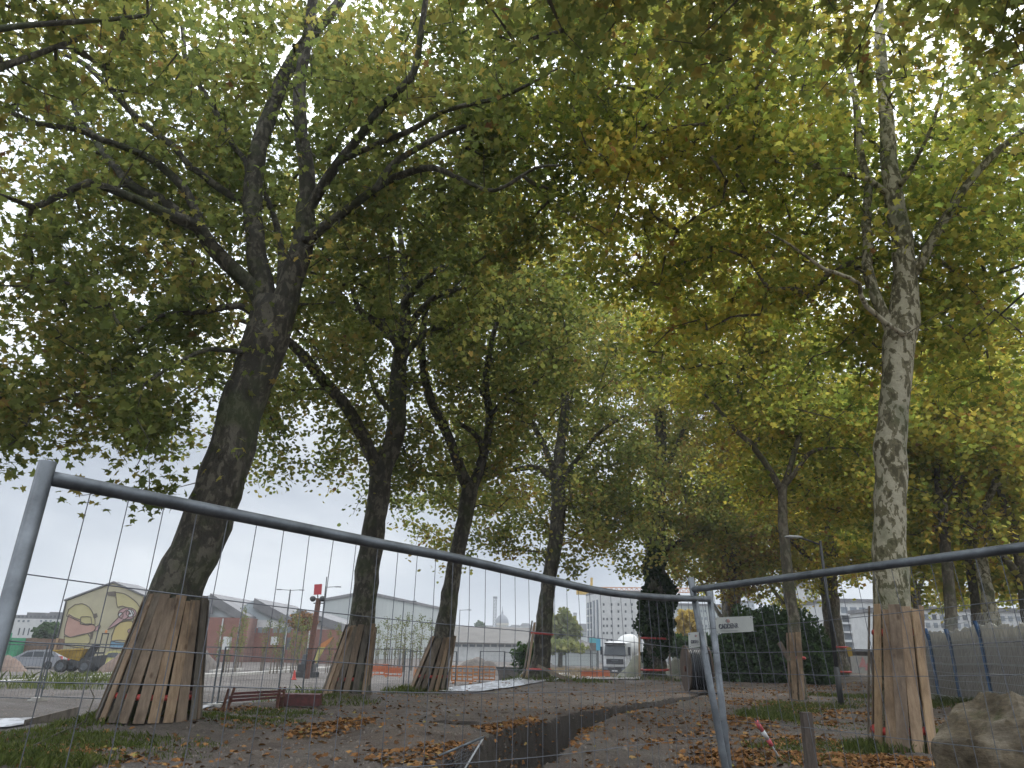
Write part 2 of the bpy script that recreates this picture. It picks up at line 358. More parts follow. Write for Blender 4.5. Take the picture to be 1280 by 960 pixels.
def groundmat():
    mt,nt,b=newmat('earth_and_gravel'); b.inputs['Roughness'].default_value=.92
    c=ramp(nt,tex(nt,.9,8,.65),[(.3,(.062,.044,.033)),(.5,(.105,.078,.06)),(.68,(.16,.126,.102))])
    fine=ramp(nt,tex(nt,28,5,.8),[(.3,(.55,.53,.5)),(.5,(1,1,1)),(.72,(1.45,1.4,1.35))])
    c=mixc(nt,.8,c,fine,'MULTIPLY')
    gm=ramp(nt,tex(nt,.22,4,.6),[(.45,(0,0,0)),(.58,(1,1,1))])
    gcol=mixc(nt,1,ramp(nt,tex(nt,11,4,.8),[(.3,(.07,.062,.055)),(.7,(.175,.158,.14))]),fine,'MULTIPLY')
    c=mixc(nt,mixc(nt,.6,(0,0,0),gm),c,gcol)
    gw=ramp(nt,tex(nt,.55,5,.7),[(.60,(0,0,0)),(.72,(1,1,1))])
    c=mixc(nt,mixc(nt,.45,(0,0,0),gw),c,(.075,.09,.035))
    sa=nt.nodes.new('ShaderNodeAttribute'); sa.attribute_name='site'
    sc1=ramp(nt,tex(nt,.16,7,.7),[(.32,(.05,.042,.036)),(.5,(.082,.071,.063)),(.66,(.125,.112,.10))])
    sc1=mixc(nt,.55,sc1,fine,'MULTIPLY')
    c=mixc(nt,sa.outputs['Fac'],c,sc1)
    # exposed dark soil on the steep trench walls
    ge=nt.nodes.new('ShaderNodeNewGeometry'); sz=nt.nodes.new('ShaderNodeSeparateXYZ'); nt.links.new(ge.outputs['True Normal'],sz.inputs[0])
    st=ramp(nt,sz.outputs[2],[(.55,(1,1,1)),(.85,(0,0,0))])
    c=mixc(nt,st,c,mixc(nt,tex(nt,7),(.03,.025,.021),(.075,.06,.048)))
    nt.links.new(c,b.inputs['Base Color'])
    wet=ramp(nt,tex(nt,.35,3),[(.5,(.93,.93,.93)),(.66,(.6,.6,.6))]); nt.links.new(wet,b.inputs['Roughness'])
    bump(nt,b,tex(nt,14,8,.8),1.,.09)
    return mt
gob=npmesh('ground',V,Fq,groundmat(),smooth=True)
s_=sdist(V[:,0],V[:,1],ROW); sv=np.maximum(ss((-s_-1.2)/2),ss((V[:,1]-62)/8)); at0=gob.data.attributes.new('site','FLOAT','POINT'); at0.data.foreach_set('value',sv.astype(np.float32))
tag(gob,'bare brown earth with gravel, a narrow trench and scattered leaves',None,None,'structure')
def gz(x,y): return float(ground_h(np.array([x]),np.array([y]))[0])
def gpt(px,py):                        # pixel -> point on the terrain
    d=ray(px,py); t=gp(px,py,0)[1] if d[2]<-1e-3 else 60.
    for _ in range(12):
        p=C0+d*t; h=float(base_h(p[:1],p[1:2])[0]); t=t*.5+.5*((h-EYE)/d[2])
    p=C0+d*t; p[2]=gz(p[0],p[1]); return p
# ------------------------------------------------------------------ plane trees
def L(pts,Y,dY=0.,w=None):
    """photo polyline (x,y,width_px) at depth Y drifting by dY along it -> (n,4) world points with radius in metres"""
    out=[]
    for i,(x,y,wd_) in enumerate(pts):
        t=i/max(1,len(pts)-1); yy=Y+dY*t**1.3; p=at(x,y,yy)
        dist=(p-C0)@fw; out.append((*p,max(.012,wd_*.5*dist/FP)))
    return np.array(out)
PEND=[]
def make_tree(*a,**k):
    PEND.append((a,k)); return len(PEND)-1
def _make_tree(name,label,limbs,crown,bark,lmat,nclus=500,nleaf=45,lsz=.17,tmpl=T6,lcb=0.,zlow=None,group='plane trees in the two rows',base=None,clump=.5,twig=True,flare=1.25,cat='tree',seed=1,exclude=None):
    rg=np.random.default_rng(seed)
    b0=limbs[0][0]; base=b0[:3] if base is None else base
    root=thing(name,label,cat,(b0[0],b0[1],b0[2]),group)
    tm=MB(); nodes=[]; nrad=[]
    for li,lb in enumerate(limbs):
        Q=catmull(lb,.35 if lb[0][3]>.08 else .5)
        if li==0:
            zb=Q[0][2]; Q[:,3]*=1+ (flare-1)*np.exp(-(Q[:,2]-zb)/.5); Q=np.vstack([Q[0]-[0,0,.35,-.05],Q])
        # organic wobble
        k=len(Q); wob=rg.normal(0,1,(k,3))*Q[:,3:4]*.05; wob[0]*=0; P=Q[:,:3]+wob
        R=Q[:,3]*(1+rg.normal(0,.02,k)+np.array([.07*mnoise.noise(Vector((i_*.45,li*3.3,seed))) for i_ in range(k)]))
        tm.tube(P,R,14 if lb[0][3]>.15 else 8)
        s0=0 if li else int(k*.55)
        for p,r_ in list(zip(P,R))[s0:]: nodes.append(p); nrad.append(r_)
    # attraction points
    A=[]
    tot=sum(e[3]*e[4]*e[5] for e in crown)
    for (cx,cy_,cz,rx,ry,rz) in crown:
        n=max(10,int(nclus*rx*ry*rz/tot)); c=0
        while c<n:
            u=rg.normal(0,1,3); u/=np.linalg.norm(u); u*=rg.uniform(.0,1)**(1/2.4)
            p=np.array([cx+u[0]*rx,cy_+u[1]*ry,cz+u[2]*rz])
            if zlow is not None and p[2]<zlow(p[0],p[1])+rg.uniform(0,1.): continue
            if mnoise.noise(Vector(p*.42)+Vector((seed*3.1,0,0)))< -.22*clump*2 and rg.random()<.8: continue
            if exclude and exclude(p): c+=.2; continue
            A.append(p); c+=1
    A=np.array(A)
    N=np.array(nodes); d=np.array([np.min(((N-a)**2).sum(1)) for a in A]); A=A[np.argsort(d)]
    cap=len(N)+len(A)*8; NN=np.zeros((cap,3)); NN[:len(N)]=N; n=len(N); par=[-1]*n; cnt=np.zeros(cap); paths=[]
    for a in A:
        dd=np.sqrt(((NN[:n]-a)**2).sum(1)) + .35*np.maximum(0,NN[:n,2]-a[2])
        j=int(np.argmin(dd)); p=NN[j]; Ld=np.linalg.norm(a-p); k=max(1,min(7,int(Ld/.55))); path=[j]
        off=rg.normal(0,.10*Ld,3); off[2]+=.10*Ld
        for i in range(1,k+1):
            t=i/k; q=p+(a-p)*t+off*math.sin(PI*t)*.8+rg.normal(0,.03,3)*(t<1)
            NN[n]=q; par.append(path[-1]); path.append(n); n+=1
        paths.append(path)
    for path in reversed(paths):
        c=max(1.,cnt[path[-1]]+1); cnt[path[-1]]=c
        for q in reversed(path[:-1]): cnt[q]=cnt[q]+1 if q!=path[0] else cnt[q]+c
        for q in path[1:-1]: cnt[q]=max(cnt[q],c)
    if twig:
        bm_=MB()
        for path in paths:
            r_=[max(.007,min(.009*cnt[q]**.5,.12)) for q in path]
            if path[0]<len(nrad): r_[0]=min(r_[0] if r_[0]>.01 else .012,nrad[path[0]]*.8)
            r_[0]=min(r_[0],r_[1]*1.3); r_[-1]=.006
            bm_.tube(NN[path],r_,4 if max(r_)<.03 else 6,caps=False)
        bo=bm_.build('branches',B_twig if bark is not B_pale else B_mid,root)
    tm.build('trunk',bark,root,smooth=True)
    LP=[];LC=[];
    for path in paths:
        q0,q1=NN[path[-2]],NN[path[-1]]; k=int(nleaf*1.3*rg.uniform(.5,1.5))
        t=rg.uniform(-.6,1.1,k)[:,None]; c=q0+(q1-q0)*np.maximum(t,-.2)
        sg=np.array([.33,.33,.24])*(1 if tmpl is T5 else 1.15); LP.append(c+rg.normal(0,1,(k,3))*sg)
        LC.append(np.full(k,rg.normal(.0,.13)))
    LP=np.vstack(LP); LC=np.concatenate(LC)+lcb+rg.normal(.33,.16,len(LP))
    # the leaves sit on the outer twigs: thin them out along the bare limbs
    keep=thin(LP,rg); LP=LP[keep]; LC=LC[keep]
    scatter('crown',LP,lsz,lmat,tmpl,up=.45,spread=.9,parent=root,lc=np.clip(LC,0,1))
    return root
mound=lambda x,y:float(base_h(np.array([x]),np.array([y]))[0])
G='plane trees in the two rows'
def proj(P):
    v=P-C0; z=v@fw; return np.stack([CXp+FP*(v@Rv)/z,CYp-FP*(v@Uv)/z,z],1)
LS=None
def thin(P,rg):
    q=proj(P); keep=np.ones(len(P),bool)
    for i in range(0,len(P),4000):
        a=q[i:i+4000]; d=np.hypot(a[:,None,0]-LS[None,:,0],a[:,None,1]-LS[None,:,1])
        hit=((d<LS[None,:,3]*.8+3.5)&(a[:,None,2]<LS[None,:,2])&(a[:,None,2]>LS[None,:,2]-16)).any(1)
        keep[i:i+4000]=~(hit&(rg.uniform(0,1,len(a))<.88))
    return keep
# --- left row, nearest
Y1=15.5
b1=np.array([-7.38,15.5,mound(-7.38,15.5)])
def trunk(base,rb,pts,Y,dY=0):
    l=L(pts,Y,dY); return np.vstack([[*base,rb],l])
t1=[trunk(b1,.5,[(194,815,64),(219,750,63),(242,692,61),(265,635,59),(286,575,56),(303,505,53),(321,460,53),(336,410,54),(344,378,54)],Y1),
 L([(340,400,34),(330,365,28),(319,302,24),(316,240,23),(322,188,21),(336,148,19),(356,94,17),(386,47,15),(416,13,13),(460,-50,9),(490,-110,4)],Y1,1.),
 L([(350,400,34),(364,352,30),(380,300,27),(382,262,23),(384,225,20),(377,165,17),(374,110,15),(384,50,13),(392,-10,11),(396,-80,6),(394,-140,4)],Y1,-1.2),
 L([(372,292,17),(388,258,14),(403,232,13),(425,200,12),(456,163,11),(475,135,10),(516,94,9),(524,55,8),(532,0,7),(545,-90,5),(560,-190,3)],Y1-.2,-3.),
 L([(422,205,9),(434,197,8),(475,179,7),(519,160,7),(550,141,6),(588,130,6),(625,122,5),(660,106,4),(700,84,2)],Y1-1.3,-3.),
 L([(378,305,17),(394,291,14),(425,269,12),(475,232,10),(510,216,9),(541,210,8),(581,226,6),(619,238,5),(669,210,4),(700,207,3)],Y1-.2,-3.5),
 L([(470,236,9),(487,210,9),(512,191,8),(559,166,7),(594,154,5),(640,142,3)],Y1-2.,1.5),
 L([(338,395,26),(316,360,20),(285,330,19),(262,306,18),(247,284,17),(215,270,14),(175,251,12),(134,235,10),(111,228,9),(67,248,8),(40,259,7),(10,247,5),(-50,230,3)],Y1,-3.5),
 L([(256,300,14),(247,269,12),(232,238,11),(210,215,10),(188,198,10),(154,183,9),(128,175,8),(94,161,8),(47,155,7),(0,134,6),(-60,110,4)],Y1-.6,-1.2),
 L([(247,285,12),(201,249,12),(165,232,11),(141,205,9),(114,168,8),(97,144,7),(91,124,6),(80,80,4)],Y1-.7,2.5),
 L([(316,262,12),(306,252,10),(289,245,9),(262,226,9),(235,205,8),(215,181,8),(190,164,8),(168,144,8),(134,107,7),(101,77,7),(60,60,6),(10,37,5),(-60,0,3)],Y1+.2,.8),
 L([(310,215,8),(307,201,7),(289,178,7),(265,131,7),(248,105,6),(232,74,6),(228,34,6),(218,0,5),(200,-80,3)],Y1+.3,2.2),
 L([(338,405,12),(300,382,9),(255,390,7),(200,395,5),(165,420,4)],Y1,-2.),
 L([(333,432,12),(300,440,8),(262,436,6),(220,455,5),(180,480,3)],Y1,-2.8),
 L([(350,372,14),(352,330,10),(348,290,8),(330,240,6),(300,190,4)],Y1,3.)]
zl1=lambda x,y: 3.5 if x<-6.8 else 4.3 if x<-5.4 else 5.6+.5*max(0,x+5)
make_tree('plane_tree','thick dark plane tree leaning right above the boarded trunk nearest on the left',t1,
 [(-6.2,16.6,14.2,6.8,4.6,6.8),(-10.8,16.4,15.,4.2,3.4,4.2),(-10.,15.2,9.2,4.2,3.2,3.8),(-11.,13.4,6.6,3.4,2.6,2.0),(-7.4,14.2,6.2,3.0,2.3,2.3),(-1.4,14.6,14.6,4.6,4.6,4.2),(-3.4,17.5,10.3,3.,2.6,2.6)],B_dark,L_green,1380,44,.156,T5,0.0,zl1,G,seed=11)
# --- second
Y2=24.
t2=[trunk(np.array([-4.75,24,mound(-4.75,24)]),.48,[(453,776,32),(461,700,30),(470,640,28),(475,600,28),(480,575,26)],Y2),
 L([(478,585,26),(493,549,24),(497,505,22),(499,455,20),(505,424,16),(507,392,13),(506,349,11),(502,310,8),(499,275,5)],Y2,1),
 L([(476,592,20),(465,570,17),(449,536,16),(431,505,15),(402,474,14),(371,436,12),(340,415,9),(300,400,6)],Y2,-3),
 L([(498,432,12),(485,415,10),(465,399,9),(448,385,7),(437,350,6),(420,310,5),(400,290,3)],Y2,-2.5),
 L([(503,425,11),(515,402,9),(540,374,8),(562,364,7),(584,361,6),(621,349,4),(660,330,3)],Y2,-4),
 L([(506,380,9),(521,358,8),(545,338,7),(565,330,5),(600,300,4)],Y2+.3,-3),
 L([(500,450,9),(535,414,7),(570,405,6),(600,385,4),(640,370,3)],Y2,2.5),
 L([(494,520,9),(470,490,6),(455,450,5),(440,425,4)],Y2,3)]
zl2=lambda x,y: 4.6
make_tree('plane_tree','dark plane tree with a low left limb, second trunk in the left row',t2,
 [(-5.2,24.5,13.6,5.6,4.6,6.2),(-8.6,23.4,9.2,3.6,3.0,3.4),(-1.4,23.4,13.5,4.2,4.2,6.2),(-4.5,25,8.2,3.6,2.4,2.4)],B_dark,L_green,760,44,.155,T6,.03,zl2,G,seed=12)
# --- third
Y3=27.2
t3=[trunk(np.array([-2.55,27.2,mound(-2.55,27.2)]),.36,[(555,790,25),(566,720,20),(578,660,19),(585,627,20),(588,604,20)],Y3),
 L([(586,612,16),(571,574,13),(559,542,12),(548,520,12),(540,505,12),(530,466,10),(527,420,8),(536,370,6),(540,320,4)],Y3,-1.5),
 L([(589,612,15),(602,580,12),(609,549,11),(612,517,10),(607,483,9),(612,440,7),(622,400,6),(640,350,4)],Y3,1.),
 L([(604,572,8),(599,549,7),(581,533,6),(566,527,5)],Y3,-1),
 L([(612,520,6),(640,490,5),(665,480,4),(700,450,3)],Y3,-3),
 L([(610,500,6),(580,468,5),(560,448,4),(535,448,3)],Y3,2)]
make_tree('plane_tree','slimmer dark plane tree forking in a V, third trunk in the left row',t3,
 [(-1.6,28.,13.8,5.2,4.6,7.4),(.6,27,15.4,4.6,4.6,6.6),(-1.0,27.8,8.4,3.6,3.0,2.8),(-4.6,27.5,7.6,2.4,2.2,2.)],B_dark,L_green,680,42,.16,T6,.06,lambda x,y:5.2,G,seed=13)
# --- fourth
Y4=39.6
t4=[trunk(np.array([1.75,39.6,mound(1.75,39.6)]),.52,[(677,825,22),(681,771,20),(686,724,18),(694,682,18),(698,630,18),(697,600,17)],Y4),
 L([(697,610,16),(700,560,13),(706,517,11),(707,470,10),(710,410,8),(715,350,5)],Y4),
 L([(697,604,10),(675,586,8),(655,585,7),(631,589,5),(600,590,3)],Y4,-1.),
 L([(696,600,9),(683,565,8),(672,542,7),(655,510,5),(640,480,3)],Y4,1.),
 L([(700,600,8),(725,570,6),(750,540,5),(780,520,3)],Y4,-2)]
make_tree('plane_tree','straight dark plane tree with two boards leaning on it, fourth trunk in the left row',t4,
 [(1.9,39.6,15.,6.6,5.,10.),(5.2,39,9.,4.4,3.6,4.6),(-2.8,38.6,8.6,3.8,3.,3.6)],B_dark,L_green,720,38,.20,T6,.1,lambda x,y:4.1,G,seed=14)
# --- ivy tree
Y5=45.
t5=[trunk(np.array([8.85,45,mound(8.85,45)]),.6,[(819,800,26),(820,740,25),(819,690,24),(820,640,21),(824,590,17),(826,540,14),(824,480,10),(822,420,6)],Y5),
 L([(818,680,15),(811,663,13),(783,640,11),(762,626,9),(731,609,7),(700,600,4)],Y5,-2.5),
 L([(820,665,10),(808,654,8),(783,630,7),(765,612,5)],Y5,1),
 L([(764,630,6),(757,640,5),(760,658,5),(750,665,4),(727,663,3),(712,672,2)],Y5-1.5,-.5),
 L([(826,690,8),(837,684,7),(855,675,6),(879,663,5),(890,655,3)],Y5,-1),
 L([(824,600,8),(845,560,6),(860,520,5)],Y5,2)]
tr5=make_tree('plane_tree','plane tree with its trunk wrapped in dark green ivy, fifth in the left row',t5,
 [(8.8,45,16.,6.8,5.,10.8),(5.4,43.6,9.8,4.8,3.4,3.6),(12.,44,9.,4.,3.,3.6)],B_dark,L_green,720,36,.215,T6,.16,lambda x,y:4.9,G,seed=15)
# --- sixth
Y6=50.
t6=[trunk(np.array([at(911,845,Y6)[0],Y6,mound(at(911,845,Y6)[0],Y6)]),.62,[(913,800,23),(914,770,20),(918,735,18),(917,712,17)],Y6),
 L([(916,716,13),(899,682,10),(880,664,9),(866,645,7),(858,625,5),(850,590,3)],Y6,-1.5),
 L([(918,716,13),(927,689,11),(939,667,9),(948,630,7),(950,580,5),(955,520,3)],Y6,1),
 L([(915,705,8),(916,660,6),(910,600,4)],Y6,.5)]
make_tree('plane_tree','plane tree behind the larger white sign, forking low with red tubes round its base',t6,
 [(15.6,50.4,15.,6.6,5.,10.4),(17,49,7.4,4.4,4,3.4),(12.6,48,7.,3.6,3.,2.8)],B_mid,L_green,640,34,.23,T6,.30,lambda x,y:4.5,G,seed=16)
# --- seventh, slim
Y7=27.9
t7=[trunk(np.array([at(1000,875,Y7)[0],Y7,mound(at(1000,875,Y7)[0],Y7)]),.24,[(996,825,15),(991,770,14),(984,710,13),(979,660,12),(978,630,11),(978,607,11)],Y7),
 L([(978,614,9),(967,596,8),(955,576,8),(946,565,7),(939,554,7),(922,540,6),(905,520,5),(893,506,4),(880,492,3)],Y7,-1.2),
 L([(944,560,5),(948,548,5),(947,536,5),(932,505,4),(920,483,4),(927,461,4),(942,430,3.5),(952,411,3),(967,370,3),(986,349,2)],Y7,1.),
 L([(978,612,9),(986,589,7),(993,565,7),(999,545,6),(1006,510,5),(1013,480,5),(1019,450,4),(1018,420,3)],Y7,1.2),
 L([(980,608,7),(996,588,6),(1011,567,5),(1030,560,4),(1052,560,2)],Y7,-1)]
make_tree('plane_tree','slim young plane tree forking in a Y beside three bare boards',t7,
 [(11.8,29.,11.6,4.8,3.8,5.2),(9.6,28.5,16.5,5.2,4.2,5.6),(13.5,28.5,7.2,3.,2.6,2.)],B_mid,L_yel,900,42,.165,T6,.10,lambda x,y:6.1,G,seed=17)
# --- eighth
Y8=48.
t8=[trunk(np.array([at(1048,842,Y8)[0],Y8,mound(at(1048,842,Y8)[0],Y8)]),.62,[(1043,805,24),(1040,770,21),(1036,735,20),(1036,700,17),(1040,650,14),(1044,600,10),(1046,540,6)],Y8),
 L([(1037,735,11),(1024,714,9),(1012,702,8),(1003,690,7),(985,672,5),(965,660,3)],Y8,-1),
 L([(1040,690,9),(1056,660,7),(1070,630,5),(1080,600,3)],Y8,1)]
make_tree('plane_tree','brown plane tree standing behind the dark street lamp, red tubes at its base',t8,
 [(20.5,48,12.5,6.4,5.6,7.),(22,47,7.,4.,3.6,2.4)],B_mid,L_yel,520,34,.23,T6,.24,lambda x,y:4.4,G,seed=18)
# --- right row, nearest, mottled
Y9=14.2
b9=np.array([at(1127,937,Y9)[0],Y9,0.]); b9[2]=mound(b9[0],Y9)
t9=[trunk(b9,.37,[(1121,860,43),(1117,790,43),(1114,739,42),(1112,690,39),(1113,645,37),(1114,590,37),(1114,560,37),(1117,510,34),(1121,465,34),(1126,425,38),(1129,400,38),(1133,342,27),(1129,320,25),(1127,299,24),(1122,270,23),(1117,245,22),(1111,194,19),(1108,140,16),(1103,94,14),(1100,47,12),(1099,0,10),(1095,-90,7),(1092,-200,4)],Y9),
 L([(1122,432,20),(1111,405,15),(1096,374,14),(1086,345,13),(1084,320,12),(1085,296,12),(1083,281,11),(1085,231,10),(1077,200,9),(1074,175,8),(1068,120,7),(1055,60,5),(1040,0,3)],Y9,1.2),
 L([(1138,345,15),(1149,333,13),(1161,308,12),(1177,280,11),(1192,256,10),(1208,232,10),(1224,212,9),(1249,187,9),(1280,162,8),(1330,125,6),(1400,80,4)],Y9,-1.4),
 L([(1131,419,7),(1118,411,6),(1105,402,6),(1083,383,6),(1076,368,6),(1075,355,5),(1061,347,5),(1045,341,5),(1030,336,5),(1010,322,4),(986,305,3),(960,290,2)],Y9-.3,-1.2),
 L([(1112,244,9),(1099,234,8),(1085,224,7),(1067,219,7),(1047,216,6),(1030,212,6),(1005,201,6),(971,181,5),(940,168,3),(900,150,2)],Y9,-1.2),
 L([(1108,195,7),(1099,187,6),(1074,159,5),(1060,145,5),(1049,134,5),(1036,114,4),(1021,94,4),(1000,72,3),(983,55,2)],Y9,1.6),
 L([(1118,225,8),(1124,216,6),(1150,210,6),(1177,203,5),(1205,203,5),(1233,203,4),(1280,195,3)],Y9,2),
 L([(1130,300,7),(1138,302,5),(1165,318,5),(1192,339,5),(1217,367,4),(1236,394,4),(1262,398,3),(1280,411,3)],Y9,2.4),
 L([(1104,100,7),(1130,70,5),(1170,40,4),(1220,10,3)],Y9,-2),
 L([(1117,240,8),(1133,222,6),(1150,190,5),(1168,150,4),(1180,100,3)],Y9,-2.4)]
def ex9(p):                            # keep the trunk clear in front
    return abs(p[0]/p[1]-7.15/14.2)<.035 and p[1]<Y9 and 2.0<p[2]<9.5
make_tree('plane_tree','tall plane tree with pale mottled bark behind long upright boards at right',t9,
 [(7.4,15.4,13.6,6.4,4.6,4.8),(10.6,14.8,11.2,4.2,3.4,4.2),(3.,14.6,14.2,4.6,4.6,4.6),(9.8,17.,9.,3.8,2.4,2.6),(13.2,17.5,11.5,3.6,3.,3.8),(4.4,17.4,10.6,2.8,2.6,2.6)],B_pale,L_yel,1300,42,.145,T5,.08,lambda x,y:7.2,G,seed=19,exclude=ex9)
# --- right row continuation behind the camera and outside the frame: their crowns reach into the picture
t10=[np.array([(4.9,-1.5,0,.4),(4.8,-1.4,3,.36),(4.7,-1.2,6,.32)]),np.array([(4.7,-1.2,5.8,.25),(4.3,.6,8,.18),(3.6,3,9.8,.1),(3,5,11,.05)]),np.array([(4.7,-1.2,6,.25),(5.4,.5,8.8,.15),(6.3,3,11,.08),(6.6,5,12,.04)]),np.array([(4.7,-1.2,6,.2),(3.4,-1,9,.1),(1.8,0,12,.05)])]
make_tree('plane_tree','plane tree whose branch ends hang into the top middle of the picture',t10,
 [(3.6,6.2,10.8,5.,3.2,2.4),(.4,7.6,12.4,4.2,3.2,2.2),(7.4,7.,10.8,3.,2.6,2.4)],B_mid,L_green,480,34,.145,T5,.12,lambda x,y:8.2,G,seed=20)
t11=[np.array([(-10.6,7,0,.5),(-10.2,7,4,.45),(-10,7,6,.42)]),np.array([(-10,7,5.8,.2),(-9.2,8.5,9,.09),(-8,10,12,.04)]),np.array([(-10,7,6,.25),(-8.2,7.4,9,.07),(-6,8.6,11,.03)]),np.array([(-10,7,6,.25),(-12.5,9,9,.14),(-14,11,10,.06)])]
make_tree('plane_tree','plane tree at the far left whose leaves fill the upper left corner',t11,
 [(-8.6,9.,12.6,4.,3.,3.2),(-12.,10.,10.4,3.,2.6,2.8)],B_dark,L_green,330,26,.145,T5,.10,lambda x,y:8.3,G,seed=21)
# --- trees behind the blue-posted fence and filling the far right
def bgtree(label,pts_list,Y,crown,seed,bark=B_mid,lm=L_yel,ncl=380,nl=32,sz=.25,zl=4.5,lcb=.12,rb=.3,base_px=None):
    limbs=[]
    for i,p in enumerate(pts_list):
        if i==0:
            q=at(p[0][0],p[0][1],Y); limbs.append(trunk(np.array([q[0]+.05,Y,mound(q[0],Y)]),rb,p,Y))
        else: limbs.append(L(p,Y,1.5 if i%2 else -1.5))
    make_tree('plane_tree',label,limbs,crown,bark,lm,ncl,nl,sz,T6,lcb,lambda x,y:zl,'trees beyond the blue-posted fence',seed=seed)
Ya=30.
bgtree('pale slender tree, left one of the pair rising behind the blue-posted fence',[[(1190,800,15),(1189,770,14),(1185,720,13),(1181,676,12),(1179,640,12),(1178,625,11)],[(1178,630,8),(1171,598,7),(1176,560,5),(1182,500,4),(1190,440,3)],[(1178,630,8),(1192,607,6),(1205,588,5),(1225,560,3)],[(1181,690,5),(1160,640,4),(1140,610,3)]],Ya,
 [(17.5,30,10.6,4.,4.,4.6),(18.,29,6.6,3.,2.6,1.6)],31,B_mid,L_yel,420,36,.21,5.4,.14,.27)
Yb=31.5
bgtree('pale forked tree, right one of the pair rising behind the blue-posted fence',[[(1245,790,18),(1239,770,17),(1232,730,15),(1226,695,14),(1224,675,13)],[(1224,680,10),(1208,645,8),(1192,614,7),(1185,580,5),(1180,540,3)],[(1224,680,10),(1230,639,9),(1242,607,7),(1250,570,5),(1262,520,3)],[(1240,610,5),(1265,595,4),(1290,570,3)]],Yb,
 [(21.,31,10.8,4.4,4.,4.8),(21.4,30,6.4,3.4,2.8,1.7)],32,B_pale,L_yel,440,36,.21,5.2,.18,.3)
Yc=38.
bgtree('dim brown tree seen between the pair behind the blue-posted fence',[[(1222,790,11),(1218,745,11),(1212,700,10),(1208,650,8),(1205,600,6)],[(1214,700,6),(1200,660,5),(1190,630,3)],[(1216,700,6),(1240,660,5)]],Yc,
 [(22.5,38,10.,5.,4.,5.6)],33,B_mid,L_yel,380,30,.26,3.6,.1,.25)
for k,(px,Y,zc,rx,rz,zl,lb,lab,sd_) in enumerate([(1290,36,12.,5.6,8.2,3.,.16,'leafy tree at the right edge beyond the grey screen fence',41),(1150,56,11.5,6.4,7.2,4.2,.14,'yellowing tree in the distance right of the mottled trunk',42),
   (985,62,12.5,7.,8.,4.4,.16,'distant yellowing tree above the dark laurel hedge',43),(905,66,14,7.5,8.5,5.6,.12,'distant tree filling the gap between ivy trunk and white sign',44),(1230,60,12,7,8,4.,.2,'distant yellow tree above the right end of the grey fence',45)]):
    q=at(px,800,Y); z0=mound(q[0],Y)
    lm=[np.array([(q[0],Y,z0,.4),(q[0]+.1,Y,z0+3,.34),(q[0]+.3,Y,z0+6.5,.25),(q[0],Y,z0+10,.12)]),np.array([(q[0]+.2,Y,z0+5,.2),(q[0]-1.5,Y,z0+8,.12),(q[0]-2.5,Y-.5,z0+11,.05)]),np.array([(q[0]+.2,Y,z0+5.5,.2),(q[0]+1.8,Y,z0+8.5,.12),(q[0]+3,Y+.5,z0+11,.05)])]
    make_tree('plane_tree',lab,lm,[(q[0],Y,zc,rx,rx*.8,rz)],B_mid,L_yel,360,30,.32,T4,lb,lambda x,y,zl=zl:zl,'trees beyond the blue-posted fence' if k in(0,) else 'distant trees',seed=sd_)

_ls=[]
for a,k in PEND:
    for lb in a[2]:
        Q=catmull(lb,.3); q=proj(Q[:,:3]); w=Q[:,3]*2*FP/q[:,2]
        m_=(w>6)&(q[:,0]>-50)&(q[:,0]<1330)&(q[:,1]>-60)&(q[:,2]<42)&(q[:,2]>3); _ls.append(np.stack([q[m_,0],q[m_,1],q[m_,2],w[m_]],1))
LS=np.vstack(_ls)
ROOTS=[_make_tree(*a,**k) for a,k in PEND]
tr5=ROOTS[tr5]
n=9000; IVY=True; hh=rng.uniform(0,1,n)**.85*8.6; ang=rng.uniform(0,2*PI,n)
axp=[at(820,848-i*10,Y5) for i in range(25)]; axz=[p[2] for p in axp]; axx=[p[0] for p in axp]
lump=np.array([mnoise.noise(Vector((math.cos(a_)*1.3,math.sin(a_)*1.3,h_*.9))) for a_,h_ in zip(ang,hh)]); rr=(.55+.45*np.exp(-((hh-3.6)/1.5)**2)+.55*lump)*rng.uniform(.7,1.25,n)*np.clip((10.-hh)/3,.5,1)*np.clip(.5+hh/2.2,.55,1)
P=np.stack([np.interp(hh,axz,axx)+rr*np.cos(ang),Y5+rr*np.sin(ang),hh+.1],1)
scatter('ivy',P,.24,L_ivy,T6,up=.1,spread=1.,parent=tr5,lc=rng.uniform(0,1,n))
